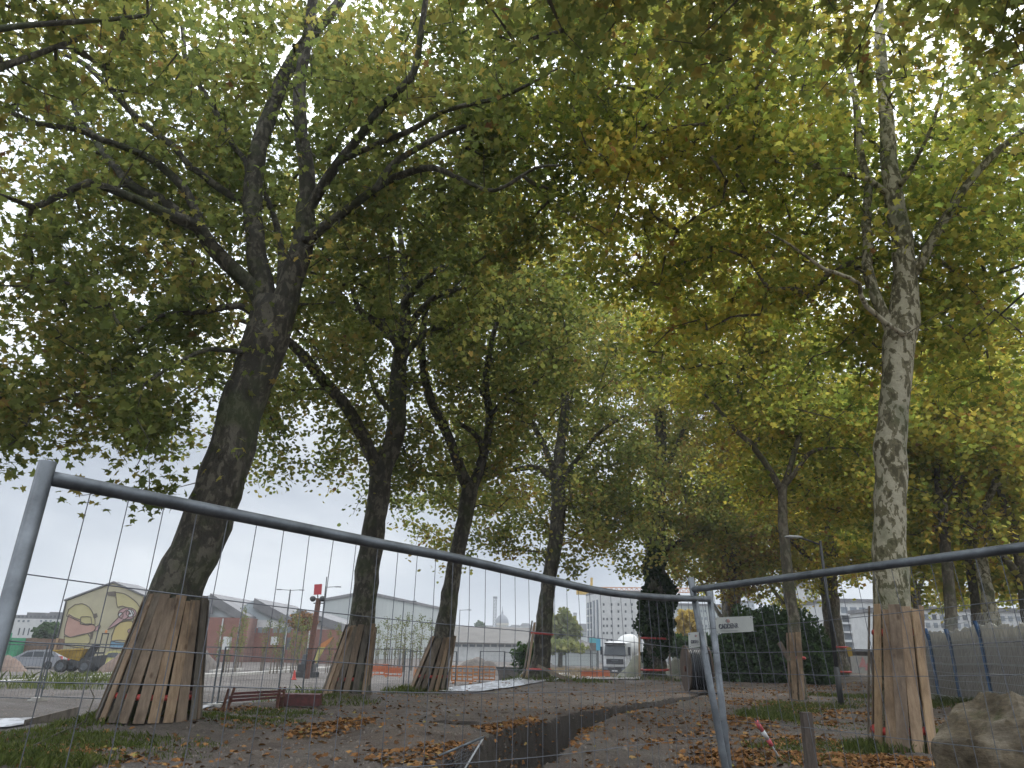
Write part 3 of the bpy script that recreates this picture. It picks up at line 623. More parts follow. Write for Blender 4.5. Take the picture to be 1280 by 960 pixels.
# ------------------------------------------------------------------ temporary fence panels in front of the camera
def onplane(x,y,A,B):
    d=ray(x,y); u=B[:2]-A[:2]
    t=((A[0]-C0[0])*u[1]-(A[1]-C0[1])*u[0])/(d[0]*u[1]-d[1]*u[0]); return C0+d*t
WH=[1.775,1.625,1.52,1.28,1.03,.78,.53,.28]
def near_panel(label,A,B,botA,botB,rail_px,topextra,WH,tilt,n):
    r_=thing('temporary_fence',label,'fence',(A[0],A[1],0),'temporary fence panels close to the camera')
    for P,Q,ex in ((A,botA,topextra[0]),(B,botB,topextra[1])):
        d=(P-Q)/np.linalg.norm(P-Q); MB().tube([Q,(P+Q)/2,P+d*ex],.021,14).build('post',M_galv,r_,smooth=True)
    rail=np.array([onplane(x,y,A,B) for x,y in rail_px]) if rail_px else np.array([A,B])
    if np.linalg.norm(rail[0][:2]-A[:2])>.02: rail=np.vstack([A,rail])
    rail=np.vstack([rail,B]) if np.linalg.norm(rail[-1][:2]-B[:2])>.03 else rail
    rs=catmull(rail,.08); MB().tube(rs,.019,14).build('top_rail',M_galv,r_,smooth=True)
    s_=np.concatenate([[0],np.cumsum(np.linalg.norm(np.diff(rs,axis=0),axis=1))]); s_/=s_[-1]
    rt=lambda t:np.array([np.interp(t,s_,rs[:,k]) for k in range(3)])
    MB().tube([botA*.94+A*.06,botB*.94+B*.06],.019,12).build('bottom_rail',M_galv,r_,smooth=True)
    w=MB()
    def pt(t,h):
        top=rt(t); bot=botA*(1-t)+botB*t; f=(h-bot[2])/(top[2]-bot[2]); p=bot+(top-bot)*f
        p=p+np.array([.0,.0,0]); return p
    for i in range(1,n):
        t=i/n; b=rng.normal(0,.006); ps=[pt(t,h)+np.array([b*math.sin(h*2.2),b*math.cos(h*3),0]) for h in (.14,.5,.9,1.28,1.52,1.7)]+[rt(t)-np.array([0,0,.012])]
        w.tube(ps,.0014,5,caps=False)
    for h in WH:
        ps=[pt(t,h+tilt*t+.006*math.sin(t*9+h*5)-.008*math.sin(PI*t)) for t in np.linspace(-.012,1.004,18)]; w.tube(ps,.0017,5,caps=False)
    w.build('wire_mesh',M_wire,r_)
    return r_
A1=gp(60,577,2.02); yA=A1[1]; A1b=at(4,780,yA); dA=(A1b-A1); A1b=A1+dA*(2.02/-dA[2]) 
B1=gp(887,741,1.955); B1b=at(910,952,B1[1]); dB=B1b-B1; B1b=B1+dB*(B1[2]/-dB[2])
A1r=A1+(A1b-A1)*(.075/np.linalg.norm(A1b-A1))
railpx=[(64,598),(140,613),(240,633),(350,655),(460,677),(570,698),(640,714),(700,728),(740,737),(780,743),(830,747),(886,749)]
near_panel('wire fence panel with a sagging bent top rail, crossing the left half',A1,B1,A1b,B1b,railpx,(.0,.01),[1.735,1.58,1.492,1.245,.995,.745,.495,.245],-.13,39)
A2=gp(866,737,1.96); A2[:2]=A2[:2]*1.0; A2b=at(904,945,A2[1]); dB=A2b-A2; A2b=A2+dB*(A2[2]/-dB[2])
E2=gp(1280,684,1.985); u=(E2-A2); u/=np.linalg.norm(u[:2]); B2=A2+u*3.4; B2b=np.array([B2[0]-.04,B2[1],0])
near_panel('wire fence panel on the right that carries the wide white sign',A2,B2,A2b,B2b,None,(.075,.0),[1.72,1.58,1.47,1.22,.97,.72,.47,.22],.14,34)
# signs wired to the panels
def sign(label,tl,tr,br,bl,A,B,wide):
    P=[onplane(*q,A,B) for q in (tl,tr,br,bl)]
    X_=(P[1]-P[0]); Yv=(P[0]-P[3]); nrm=np.cross(X_,Yv); nrm/=np.linalg.norm(nrm)
    if nrm@(C0-P[0])<0: nrm=-nrm
    r_=thing('sign_board',label,'sign',P[3],'white firm signs on the near fence')
    off=nrm*.012; s=MB(); s.prism([p+off for p in P],-nrm*.004); s.build('board',M_signw,r_)
    o=P[3]+off+nrm*.003; W_=np.linalg.norm(X_); Hh=np.linalg.norm(Yv); X_/=W_; Yv/=Hh
    def plate(name,x0,x1,y0,y1,mt):
        q=[o+X_*x0*W_+Yv*y0*Hh,o+X_*x1*W_+Yv*y0*Hh,o+X_*x1*W_+Yv*y1*Hh,o+X_*x0*W_+Yv*y1*Hh]; MB().prism(q,-nrm*.002).build(name,mt,r_)
    def text(t,x0,x1,y0,mt,name):
        cu=bpy.data.curves.new(name,'FONT'); cu.body=t; cu.size=1; cu.extrude=.002; cu.offset=.012
        ob=bpy.data.objects.new(name,cu); col.objects.link(ob); bpy.context.view_layer.update()
        bb=[v[0] for v in ob.bound_box]; wd_=max(bb)-min(bb); k=(x1-x0)*W_/wd_
        me=bpy.data.meshes.new_from_object(ob); bpy.data.objects.remove(ob); mo=bpy.data.objects.new(name,me); col.objects.link(mo); me.materials.clear(); me.materials.append(mt)
        mo.parent=r_; q=o+X_*x0*W_+Yv*y0*Hh-P[3]
        mo.matrix_local=Matrix(((X_[0]*k,Yv[0]*k,nrm[0],q[0]),(X_[1]*k,Yv[1]*k,nrm[1],q[1]),(X_[2]*k,Yv[2]*k,nrm[2],q[2]),(0,0,0,1)))
    x1=.62 if wide else .66
    text('CADDENR',.09,x1,.29,M_ink2,'lettering')
    g=MB(); c=o+X_*((.09+x1)/2)*W_+Yv*.76*Hh; rr=.062*W_*.42
    for sx_,mt in ((-1,M_ink2),(1,M_redlogo)):
        a=[c+X_*(sx_*rr*.75)+ (X_*math.cos(t)*rr+Yv*math.sin(t)*rr*.85) for t in (np.linspace(.6,5.6,12) if sx_<0 else np.linspace(-2.2,2.2,12)+0)]
        if sx_>0: a=a+[a[0]]
        MB().tube(a,rr*.20,5).build('emblem',mt,r_)
    plate('rule',.12,x1-.02,.15,.175,M_ink2b)
    t=MB(); 
    for fx in (.03,.97):
        for fy in (.1,.9):
            t.tube([o+X_*fx*W_+Yv*fy*Hh+nrm*.002,o+X_*fx*W_+Yv*(fy+.02)*Hh-nrm*.03],.002,5)
    t.build('wire_tie',M_wire,r_)
M_signw=M('sign_plastic',(.36,.37,.345),(.30,.31,.29),3,.5); M_ink2=M('sign_ink',(.06,.065,.08),(.08,.08,.09),3,.6); M_ink2b=M('faint_sign_ink',(.25,.25,.25),None,3,.6); M_redlogo=M('sign_red',(.42,.12,.10),None,3,.6)
sign('wide white sign wired to the right fence panel beside the crossing posts',(896,772),(942,770),(944,789.5),(898,792),A2,B2,True)
sign('small white sign on the left fence panel just left of the crossing posts',(858.5,791),(879.5,789),(882,807.5),(859.5,810),A1,B1,False)
# ------------------------------------------------------------------ fallen bent panel by the trench
r_=thing('fallen_fence_panel','bent wire fence panel lying over the trench edge at the bottom of the picture','fence',at(605,921,12.4))
c0=at(605,921,12.4); c1=at(560,940,12.0); c2=at(508,962,11.4); c3=at(440,1000,10.2)
MB().tube(catmull([c0,c1,c2,c3],.15),.02,8).build('top_rail',M_galv,r_,smooth=True)
d0=at(578,966,12.3); d1=at(560,1000,12.3); MB().tube([c0,d0,d1],.014,8).build('post',M_whitep,r_,smooth=True)
w=MB()
for i in range(34):
    t=i/33; p=c0*(1-t)+c3*t; q=d0*(1-t)+at(430,1040,10.6)*t; w.tube([p,(p+q)/2+rng.normal(0,.012,3),q],.0022,4,caps=False)
for i in range(1,7):
    t=i/7; w.tube([c0*(1-t)+d0*t,(c0+c3)/2*(1-t)+(d0+at(430,1040,10.6))/2*t+rng.normal(0,.01,3),c3*(1-t)+at(430,1040,10.6)*t],.0022,4,caps=False)
w.build('wire_mesh',M_wire,r_)
# ------------------------------------------------------------------ boards round the trunks
def ring(c,r,tr,tilt=0,n=26):
    return [(c[0]+r*math.cos(a),c[1]+r*math.sin(a),c[2]+tilt*math.cos(a)) for a in np.linspace(0,2*PI,n)]
def guard(label,bot,rb,top,rt,angs,wd_,mats=None,rings=(.32,2.0),rr=.05,jit=.06,bright=False,extra=(),ringr=None):
    bot=np.array(bot,float); top=np.array(top,float); r_=thing('board_guard',label,'tree guard',bot,'board guards strapped round tree trunks')
    for i,a in enumerate(angs):
        a=math.radians(a)+rng.normal(0,.03); ca,sa=math.cos(a),math.sin(a); hx=1+rng.uniform(-jit,jit)*.5
        rj=rng.uniform(-.025,.025); p=bot+np.array([ca*(rb+rj),sa*(rb+rj),-.06]); q=top+np.array([ca*(rt+rj*1.5),sa*(rt+rj*1.5),rng.uniform(-jit,jit)*1.2])
        q[:2]+=rng.normal(0,.015,2)
        tang=np.array([-sa,ca,0]); rad=np.array([ca,sa,0]); w2=wd_*rng.uniform(.85,1.15)/2; th=.03
        w3=w2*rng.uniform(.95,1.05); m_=MB()
        m_.hexa([p-tang*w2,p+tang*w2,p+tang*w2+rad*th,p-tang*w2+rad*th],[q-tang*w3,q+tang*w3,q+tang*w3+rad*th,q-tang*w3+rad*th])
        ob=m_.build('plank',(mats or W)[(i*3+int(rng.integers(0,2)))%len(mats or W)],r_)
        bv=ob.modifiers.new('bevel','BEVEL'); bv.width=.004; bv.segments=1
    for h in rings:
        f=h/(top[2]-bot[2]); c=bot+(top-bot)*f; R_=(rb+(rt-rb)*f)-rr-.012 if ringr is None else ringr
        MB().tube(ring(c,R_,rr,rng.uniform(-.03,.03)),rr,8).build('red_tube',M_redtube,r_,smooth=True)
    for e in extra:
        m_=MB().bar(e[0],e[1],e[2],.03,up=(0,1,0)); m_.build('loose_plank',WB if len(e)>3 else W[1],r_)
    return r_
full=lambda n,o=0:[o+360*i/n for i in range(n)]
top1=at(223,748,15.5); 
guard('flared skirt of boards round the leaning trunk nearest on the left',at(186,903,15.5)*[1,1,0]+[0,0,b1[2]],.93,top1,.56,full(22,5),.205,rings=(.38,),rr=.055)
guard('narrow skirt of dark and pale boards round the second trunk of the left row',(-4.98,24,mound(-4.9,24)),.70,at(452,782,24),.44,full(17,8),.185,rings=(.38,),rr=.055)
guard('skirt of boards round the third trunk of the left row',(-2.72,27.2,mound(-2.6,27.2)),.66,at(555,796,27.2),.40,full(17,3),.17,rings=(.42,),rr=.055)
x4=1.75; guard('two upright boards and a fallen slanting one on the fourth trunk of the left row',(x4-.05,39.6,mound(x4,39.6)),.80,(x4+.15,39.6,mound(x4,39.6)+2.7),.55,[188,205,222],.16,rings=(.35,2.1),rr=.06,ringr=.60,
   extra=[(at(672,832,38.6),at(716,853,37.6),.16)])
x5=8.85; guard('pale and orange boards either side of the ivy covered trunk',(x5,45,mound(x5,45)),.95,(x5,45,mound(x5,45)+2.35),.85,[196,184,-14,-2,-26],.16,[W[0],WB,W[2]],rings=(.3,2.05),rr=.06,ringr=.82)
x6=at(911,845,Y6)[0]; guard('splayed raw boards leaning on the trunk behind the wide white sign',(x6,Y6,mound(x6,Y6)),.85,(x6,Y6,mound(x6,Y6)+2.2),.72,[-90,-175],.20,[WB,W[2]],rings=(.3,2.0),rr=.07,ringr=.74,
   extra=[(at(921,843,49),at(925,806,49),.2,1),(at(917,843,49.1),at(924,805,49.1),.18,1),(at(912,842,49.),at(923,808,48.9),.18,1)])
x7=at(1000,875,Y7)[0]; guard('three boards beside the slim forked tree with two short red tubes',(x7,Y7,mound(x7,Y7)),.34,(at(996,800,Y7)[0],Y7,mound(x7,Y7)+2.3),.30,[-178,-138,-100],.19,[W[0],W[2]],rings=(.1,1.4),rr=.055,ringr=.25,
   extra=[(at(987,826,27.3),at(974,803,27.3),.17)])
x8=at(1048,842,Y8)[0]; r8=thing('red_tube_collar','two red tubes ringing the brown trunk behind the street lamp, yellow sheet attached','tree guard',(x8,Y8,mound(x8,Y8)))
for h in (.3,1.75): MB().tube(ring((x8,Y8,mound(x8,Y8)+h),.75,.06),.06,8).build('red_tube',M_redtube,r8,smooth=True)
MB().prism([at(1058,809,Y8-.7),at(1064,809,Y8-.7),at(1066,820,Y8-.7),at(1061,821,Y8-.7)],(0,.03,0)).build('yellow_sheet',M_yellow,r8)
bb9=b9.copy(); tp9=at(1117,760,14.2)
g9=guard('tall raw boards standing round the mottled trunk at right',bb9,.54,tp9,.40,[-90,-113,-66,-137,-43,-160,-20,160,120,90,50,12],.182,[W[0],W[2],W[1],WB],rings=(.33,2.0),rr=.07,jit=.09)
MB().bar(at(1157,935,14.0),at(1151,757,14.05),.10,.04,up=(0,1,0)).build('plank',W[2],g9)
# ------------------------------------------------------------------ boulder
ico=__import__('bmesh'); bm=ico.new(); ico.ops.create_icosphere(bm,subdivisions=6,radius=1.)
Yb_=9.2; bc=at(1284,960,Yb_); bc[2]=.1
pl=[(Vector((-.8,-.5,.35)).normalized(),.80),(Vector((.3,-.85,.30)).normalized(),.72),(Vector((.5,-.2,.85)).normalized(),.80),(Vector((-.45,.1,.9)).normalized(),.86),(Vector((-.95,-.1,.1)).normalized(),.86),(Vector((.1,-.55,.8)).normalized(),.84),(Vector((-.35,-.9,.1)).normalized(),.8)]
for v in bm.verts:
    p=v.co.normalized(); r=1.25
    for nrm,dd in pl:
        k=p.dot(nrm)
        if k>.05: r=min(r,dd/k)
    r*=1+.05*mnoise.noise(p*1.8)-.045*abs(mnoise.noise(Vector((p.x*3+p.z*2,p.y*3,p.z*7-p.x*3))))+.012*mnoise.noise(p*14)+.007*mnoise.noise(p*36)
    st=.03*math.sin((p.x*.5+p.z*1.3)*11+2*mnoise.noise(p*3))
    v.co=p*(r+st)
    v.co.x*=.74; v.co.y*=.8; v.co.z*=1.14
me=bpy.data.meshes.new('boulder'); bm.to_mesh(me); bm.free(); bo=bpy.data.objects.new('boulder',me); col.objects.link(bo); bo.location=tuple(bc); bo.rotation_euler=(0,0,.3)
mt,nt,b=newmat('mossy_stone'); b.inputs['Roughness'].default_value=.88
c=ramp(nt,tex(nt,2.0,10,.62),[(.38,(.075,.057,.034)),(.5,(.135,.106,.068)),(.62,(.235,.20,.15))])
c=mixc(nt,ramp(nt,tex(nt,1.3,8,.7),[(.5,(0,0,0)),(.58,(.75,.75,.75))]),c,(.07,.075,.026))
c=mixc(nt,.6,c,ramp(nt,tex(nt,3,9,.8,stretch=(1.,1.,4.5)),[(.38,(.35,.34,.31)),(.58,(1.2,1.18,1.15))]),'MULTIPLY')
nt.links.new(c,b.inputs['Base Color']); bump(nt,b,tex(nt,4,10,.8,stretch=(1,1,3.)),.8,.06)
me.materials.append(mt); tag(bo,'large mossy brown boulder in the bottom right corner','boulder')
# ------------------------------------------------------------------ small things on the ground
def post(name,label,cat,a,b_,w,mt,group=None):
    a=np.array(a,float); a[2]-=.1; ob=MB().bar(a,b_,w,w*.9,up=(0,1,0)).build(name,mt,None,loc=a); bv=ob.modifiers.new('bevel','BEVEL'); bv.width=.006; tag(ob,label,cat,group); return ob
a=at(1015,968,9.9); a[2]=gz(a[0],a[1])
post('wooden_stake','dark weathered square stake in front of the slim tree, bottom right','post',a,at(1007,890,9.9),.125,M('dark_stake_wood',(.055,.042,.035),(.10,.08,.065),6,.9,0,.4,30,(6,6,1)))
mk=thing('marker_stake','red and white marker rod leaning over among fallen leaves','marker',gpt(975,948))
q0=gpt(975,948); q1=at(945,901,q0[1]-.25); dd=q1-q0
MB().tube([q0-dd*.1,q0+dd*.55],.012,8).build('rod',M_whitep,mk,smooth=True)
for i,(f0,f1,mt) in enumerate([(.35,.52,M_pinkred:=M('marker_red',(.55,.10,.12),(.45,.09,.10),6,.6)),(.52,.74,M_whitep),(.74,.98,M_pinkred)]):
    MB().tube([q0+dd*f0,q0+dd*f1],.034,8).build('band',mt,mk,smooth=True)
MB().tube([q0+dd*.98,q0+dd*1.06],.012,8).build('tip',M_wire,mk)
# cable drum
Yd=30.5; dc=at(871,838,Yd); zg=gz(dc[0],dc[1]); R_=.88; dr=thing('cable_drum','big upright reel of black cable standing behind the crossing fence posts','cable reel',(dc[0],dc[1],zg))
dr.rotation_euler=(0,0,0)
for nm,x0,x1,r,mt in (('flange',-.46,-.40,R_,M_drum),('flange',.40,.46,R_,M_drum),('hub',-.5,.5,.12,M_rust)):
    MB().lathe((dc[0],dc[1],zg+R_),[(r,x0),(r,x1)],40,'x').build(nm,mt,dr)
w=MB()
for i in range(11): 
    x=-.37+i*.074; w.tube([(dc[0]+x,dc[1]+.76*math.cos(a),zg+R_+.76*math.sin(a)) for a in np.linspace(0,2*PI,30)],.042,6,caps=False)
w.lathe((dc[0],dc[1],zg+R_),[(.72,-.39),(.72,.39)],30,'x'); w.build('cable_coil',M_black,dr,smooth=True)
w=MB(); w.tube([(dc[0]+.1,dc[1]-.76,zg+.7),(dc[0]+.15,dc[1]-.85,zg+.3),(dc[0]+.3,dc[1]-.9,zg+.04),(dc[0]+.7,dc[1]-1.1,zg+.03)],.035,6); w.build('loose_end',M_black,dr,smooth=True)
# street lamp
lb=at(1050,868,26.5); lb[2]=gz(lb[0],lb[1]); tp=at(1030,676,26.5)
sl_=thing('street_lamp','slim dark street lamp with its arm reaching left among the leaves','street lamp',lb)
MB().tube([lb-[0,0,.2],lb+[0,0,1.2]],.10,12).build('pole_foot',M_dark,sl_,smooth=True)
MB().tube([lb+[0,0,1.2],np.array([lb[0],lb[1],tp[2]])],[.075,.05],12).build('pole',M_dark,sl_,smooth=True)
MB().tube([np.array([lb[0],lb[1],tp[2]-.15]),np.array([lb[0]-.5,lb[1],tp[2]+.02]),np.array([lb[0]-.8,lb[1],tp[2]+.1])],.035,8).build('arm',M_dark,sl_,smooth=True)
MB().lathe((lb[0]-.95,lb[1],tp[2]+.12),[(.03,-.35),(.11,-.25),(.12,.1),(.04,.3)],12,'x',1,.5).build('lamp_head',M('pale_lamp_housing',(.45,.46,.47),None,4,.4),sl_,smooth=True)
# red trestle lying by the second tree
fl=thing('metal_trestle','low red and brown metal frame lying on the ground left of the second trunk','frame',gpt(310,890))
pa=gpt(277,889); pb=gpt(284,887); pc=gpt(346,886); pd=gpt(352,885)
for p,lx in ((pa,.10),(pb,.10),(pc,.02),(pd,.02)):
    MB().bar(p-[0,0,.05],p+np.array([lx,0,.50]),.055,.055).build('leg',M_rust,fl)
for p,q in ((pa,pb),(pc,pd)):
    MB().bar(p+[.04,0,.27],q+[.04,0,.27],.04).build('crosspiece',M_rust,fl)
for p,q,h0,h1 in ((pa,pc,.30,.34),(pb,pd,.36,.40),(pb,pd,.20,.26)):
    MB().bar(p+[.05,0,h0],q+[0,0,h1],.055).build('rail',M_redpaint,fl)
rq=gpt(372,884); MB().box(rq+[.0,.1,.18],(1.1,.5,.28),.1).build('box_part',M_redpaint,fl)
# board edging and stick at left
qa=gpt(30,908); qb=gpt(97,893)
ob=MB().bar(qa+[0,0,.02],qb+[0,0,.10],.05,.26).build('edging_board',W[3],None,loc=qa); tag(ob,'grey wooden board lying on edge in the grass at far left','board')
s0=gpt(40,936); s1=gpt(70,922); s2_=gpt(105,908); s3_=gpt(106,905)
ob=MB().tube([s0+[0,0,.03],s1+[0,0,.05],s2_+[0,0,.08],s2_+[.05,.05,.5],s2_+[-.2,.1,.8]],[.02,.018,.014,.01,.005],6).build('fallen_branch',B_twig,None,loc=s0,smooth=True); tag(ob,'thin bare branch lying in the grass left of the nearest guard','branch')
# overhead cable
ob=MB().tube(catmull([at(1010,608,60),at(1140,487,24),at(1215,425,16),at(1290,358,12),at(1500,180,8)],1.),.022,6).build('overhead_cable',M_black,None,loc=at(1140,487,24)); tag(ob,'thin black cable slanting up to the right across the yellow leaves','cable')
# ------------------------------------------------------------------ blue-posted fence with grey screen
FA=at(1146,868,27.5); FB=at(1300,868,19.5)
def fz(p): return gz(p[0],p[1])
M_palewire=M('pale_wire',(.42,.44,.46),(.32,.34,.36),8,.5,.2)
fr=thing('screen_fence','grey faded screen fence of wire panels between blue steel posts','fence',(FA[0],FA[1],fz(FA)))
pos=[(1146,27.5),(1160,26.6),(1186,25.2),(1226,22.8),(1300,19.6)]
PP=[]
for i,(x,Yq) in enumerate(pos):
    p=at(x+14,868,Yq); z=fz(p); PP.append(np.array([p[0],Yq,z]))
HT=[2.3,2.32,2.3,2.4,2.3]
for i,p in enumerate(PP):
    m_=MB().box(p+[0,0,HT[i]*.4],(.09,.09,HT[i]*.8+.2)); m_.hexa([p+[-.045,-.045,HT[i]*.8],p+[.045,-.045,HT[i]*.8],p+[.045,.045,HT[i]*.8],p+[-.045,.045,HT[i]*.8]],[p+[-.13,-.045,HT[i]],p+[-.04,-.045,HT[i]],p+[-.04,.045,HT[i]],p+[-.13,.045,HT[i]]]); m_.build('post',M_blue,fr)
mt,nt,b=newmat('faded_screen'); b.inputs['Roughness'].default_value=.95
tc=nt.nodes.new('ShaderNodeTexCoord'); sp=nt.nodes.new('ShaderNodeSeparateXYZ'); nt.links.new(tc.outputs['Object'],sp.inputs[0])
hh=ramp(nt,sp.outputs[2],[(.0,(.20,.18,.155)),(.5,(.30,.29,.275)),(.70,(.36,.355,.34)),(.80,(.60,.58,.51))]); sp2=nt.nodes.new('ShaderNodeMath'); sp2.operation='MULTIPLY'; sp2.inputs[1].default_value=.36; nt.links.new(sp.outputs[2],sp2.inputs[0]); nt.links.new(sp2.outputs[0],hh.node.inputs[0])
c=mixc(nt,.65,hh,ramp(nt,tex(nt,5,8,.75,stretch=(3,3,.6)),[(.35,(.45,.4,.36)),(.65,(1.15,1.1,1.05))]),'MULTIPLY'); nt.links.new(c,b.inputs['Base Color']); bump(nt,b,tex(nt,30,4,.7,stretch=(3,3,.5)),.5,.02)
for i in range(4):
    p,q=PP[i],PP[i+1]; L_=np.linalg.norm(q-p); n=int(L_/.06); m_=MB(); u=(q-p)/L_; nr=np.array([u[1],-u[0],0]); nr=-nr if nr@(C0-p)<0 else nr
    tops=[HT[i]*(1-t)+HT[i+1]*t-.10+.035*math.sin(t*23+i)+rng.normal(0,.02) for t in np.linspace(0,1,n+1)]
    vs=[];fs=[]
    for k in range(n+1):
        o=p+(q-p)*k/n-nr*.03+nr*.012*math.sin(k*1.9)
        for z_ in (.12,.9,1.7,tops[k]): vs.append(o+[0,0,z_])
    for k in range(n):
        for j in range(3): fs.append((k*4+j,k*4+4+j,k*4+5+j,k*4+1+j))
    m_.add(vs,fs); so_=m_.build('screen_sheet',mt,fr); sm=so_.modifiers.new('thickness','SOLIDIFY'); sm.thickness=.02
    w=MB()
    for h in (.15,.4,.65,.9,1.15,1.18,1.4,1.65,1.9,2.15,2.4,2.6): w.bar(p+nr*.05+[0,0,h],q+nr*.05+[0,0,h],.012)
    for k in range(1,int(L_/.1)): o=p+(q-p)*k*.1/L_+nr*.058; w.bar(o+[0,0,.1],o+[0,0,2.62],.005,up=(0,1,0))
    w.build('wire_panel',M_palewire,fr)
    MB().box((p+q)/2+[0,0,.0],(L_,.16,.28),math.atan2(u[1],u[0])).build('concrete_base',M_kerb if False else M('mossy_concrete',(.24,.23,.19),(.15,.16,.10),3,.9),fr)
# ------------------------------------------------------------------ laurel hedge
hp=[]; n=26000
for (cx,cz,rx,rz,k) in [(928,812,1.4,1.5,.14),(952,805,2.2,2.1,.3),(982,806,2.4,2.1,.3),(1007,816,1.5,1.5,.2)]:
    c=at(cx,840,43.); zg=gz(c[0],c[1]); m_=int(n*k); u=rng.normal(0,1,(m_,3)); u/=np.linalg.norm(u,axis=1)[:,None]; rr=rng.uniform(.72,1.06,m_)[:,None]*(1+.12*np.sin(u[:,0:1]*7+u[:,2:3]*5))
    P=u*rr*[rx,1.8,rz*1.28]+[c[0],43.,zg+rz*.62]; hp.append(P[P[:,2]>zg-.05])
hp=np.vstack(hp); c=at(975,840,43.); hd=thing('laurel_hedge','broad dark green laurel hedge between the two right-hand trunks','hedge',(c[0],43,gz(c[0],43)))
scatter('leaves',hp,.22,L_hedge,T4,up=.3,spread=1.,parent=hd)
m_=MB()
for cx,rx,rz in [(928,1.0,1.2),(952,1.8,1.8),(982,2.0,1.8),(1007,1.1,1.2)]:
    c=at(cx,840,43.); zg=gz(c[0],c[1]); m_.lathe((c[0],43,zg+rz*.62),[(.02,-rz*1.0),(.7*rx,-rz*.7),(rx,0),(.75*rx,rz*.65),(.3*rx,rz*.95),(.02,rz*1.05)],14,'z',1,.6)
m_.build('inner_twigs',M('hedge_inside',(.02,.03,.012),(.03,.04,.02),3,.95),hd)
# ------------------------------------------------------------------ leaf litter, grass, stones
def ellipse(px_,py_,rx,ry,n):
    c=gp(px_,py_); a=rng.uniform(0,2*PI,n); r=np.sqrt(rng.uniform(0,1,n))*rng.uniform(.75,1.1,n)
    return np.stack([c[0]+rx*r*np.cos(a),c[1]+ry*r*np.sin(a)],1)
PT=[(412,913,.85,1.1,520),(440,905,.6,.8,160),(668,908,.7,1.9,620),(620,915,.5,1.0,240),(560,938,.6,1.0,260),(520,948,.8,.9,260),(725,915,.5,1.0,170),(760,893,.8,1.6,260),(700,928,.4,.8,80),(815,885,.8,1.6,140),
    (925,902,.75,2.0,900),(960,880,2.2,2.4,650),(940,864,3.2,3.4,520),(1040,860,2.6,3.,420),(1060,893,2.,2.2,620),(1000,900,1.0,1.6,350),(1020,930,1.7,1.1,520),(960,948,1.1,.9,520),(900,955,.8,.7,260),(1120,955,1.,.7,460),(1075,958,1.1,.7,420),(1150,905,1.2,2.4,300),(1180,885,1.4,2.,260),
    (60,940,1.2,.9,120),(110,948,1.,.8,90),(330,905,1.2,.8,90),(300,888,1.,.5,130),(355,872,.8,.8,80),(140,960,1.4,.8,60),(880,930,1.3,2.,200),(845,905,1.3,2.4,170)]
Pl=[ellipse(*p) for p in PT]
n=7500; r=rng.uniform(9,46,n); th=rng.uniform(-.62,.66,n); Pl.append(np.stack([r*np.sin(th),r*np.cos(th)],1))
Pl=np.vstack(Pl); zz=ground_h(Pl[:,0],Pl[:,1])+rng.uniform(.008,.03,len(Pl)); P=np.column_stack([Pl,zz])
P=P[sdist(P[:,0],P[:,1],ROW)>-2.2]
tag(scatter('leaf_litter',P,rng.uniform(.05,.125,len(P)),L_lit,T5,up=1.2,spread=.65,lc=np.clip(rng.normal(.45,.22,len(P)),0,1)),'orange and brown fallen plane leaves lying in drifts on the earth','fallen leaves',None,'stuff')
def blades(name,patches,hgt,mat,label,cat,lcb=.45):
    Q=[];H_=[]
    for (px_,py_,rx,ry,n,h) in patches: n=int(n*.62); Q.append(ellipse(px_,py_,rx,ry,n)); H_.append(np.full(n,h*.85))
    Q=np.vstack(Q); H_=np.concatenate(H_)*rng.uniform(.5,1.3,len(Q))
    k=len(Q); z=ground_h(Q[:,0],Q[:,1]); a=rng.uniform(0,2*PI,k); w=.006+H_*.045; ln=rng.normal(0,.45,(k,2))*H_[:,None]
    B=np.column_stack([Q,z-.01]); dx=np.column_stack([np.cos(a)*w,np.sin(a)*w,np.zeros(k)])
    mid=B+np.column_stack([ln*.35,H_*.62]); tip=B+np.column_stack([ln,H_])
    V=np.stack([B-dx,B+dx,mid+dx*.7,tip,mid-dx*.7],1).reshape(-1,3)
    ob=npmesh(name,V,np.arange(k*5).reshape(k,5),mat,None,np.clip(rng.normal(lcb,.2,k),0,1)); tag(ob,label,cat,None,'stuff')
blades('grass',[(20,955,1.3,.7,2600,.15),(80,928,1.6,1.2,3000,.11),(120,905,1.4,1.0,2600,.15),(30,920,1.6,1.,2000,.10),(165,900,1.0,.8,1600,.2),(250,900,1.0,.8,900,.12),(150,940,1.3,.8,900,.07),(215,925,1.,.8,500,.07),(300,905,1.1,.6,500,.07),
   (350,892,1.1,.8,1200,.10),(330,900,.9,.6,700,.08),(385,873,1.2,1.4,900,.15),(420,878,1.3,1.1,700,.15),(507,866,.9,.9,800,.22),(540,868,.9,.9,300,.12),(690,851,3.2,2.2,1600,.22),(720,852,2.,1.5,400,.15),(820,850,2.6,1.8,700,.18),(915,850,2.,1.5,500,.18),
   (962,897,.8,1.6,2400,.17),(985,888,1.0,1.2,1200,.14),(1010,882,1.6,1.2,1400,.14),(1070,872,2.2,1.1,1700,.16),(1085,880,1.4,1.2,700,.12),(1030,905,1.2,1.2,500,.07),(1110,938,.8,.5,1500,.2),(1150,930,.6,.5,900,.2),(1170,885,1.3,1.6,2000,.20),(1190,878,1.,1.4,1400,.22),(1185,915,.6,1.,900,.18),(1020,938,1.2,.6,900,.08),(1060,935,1.,.6,900,.09),(970,935,.6,.7,500,.09),(1000,955,1.,.5,500,.07)],.12,L_grass,'green grass tufts at the tree feet and path edges','grass')
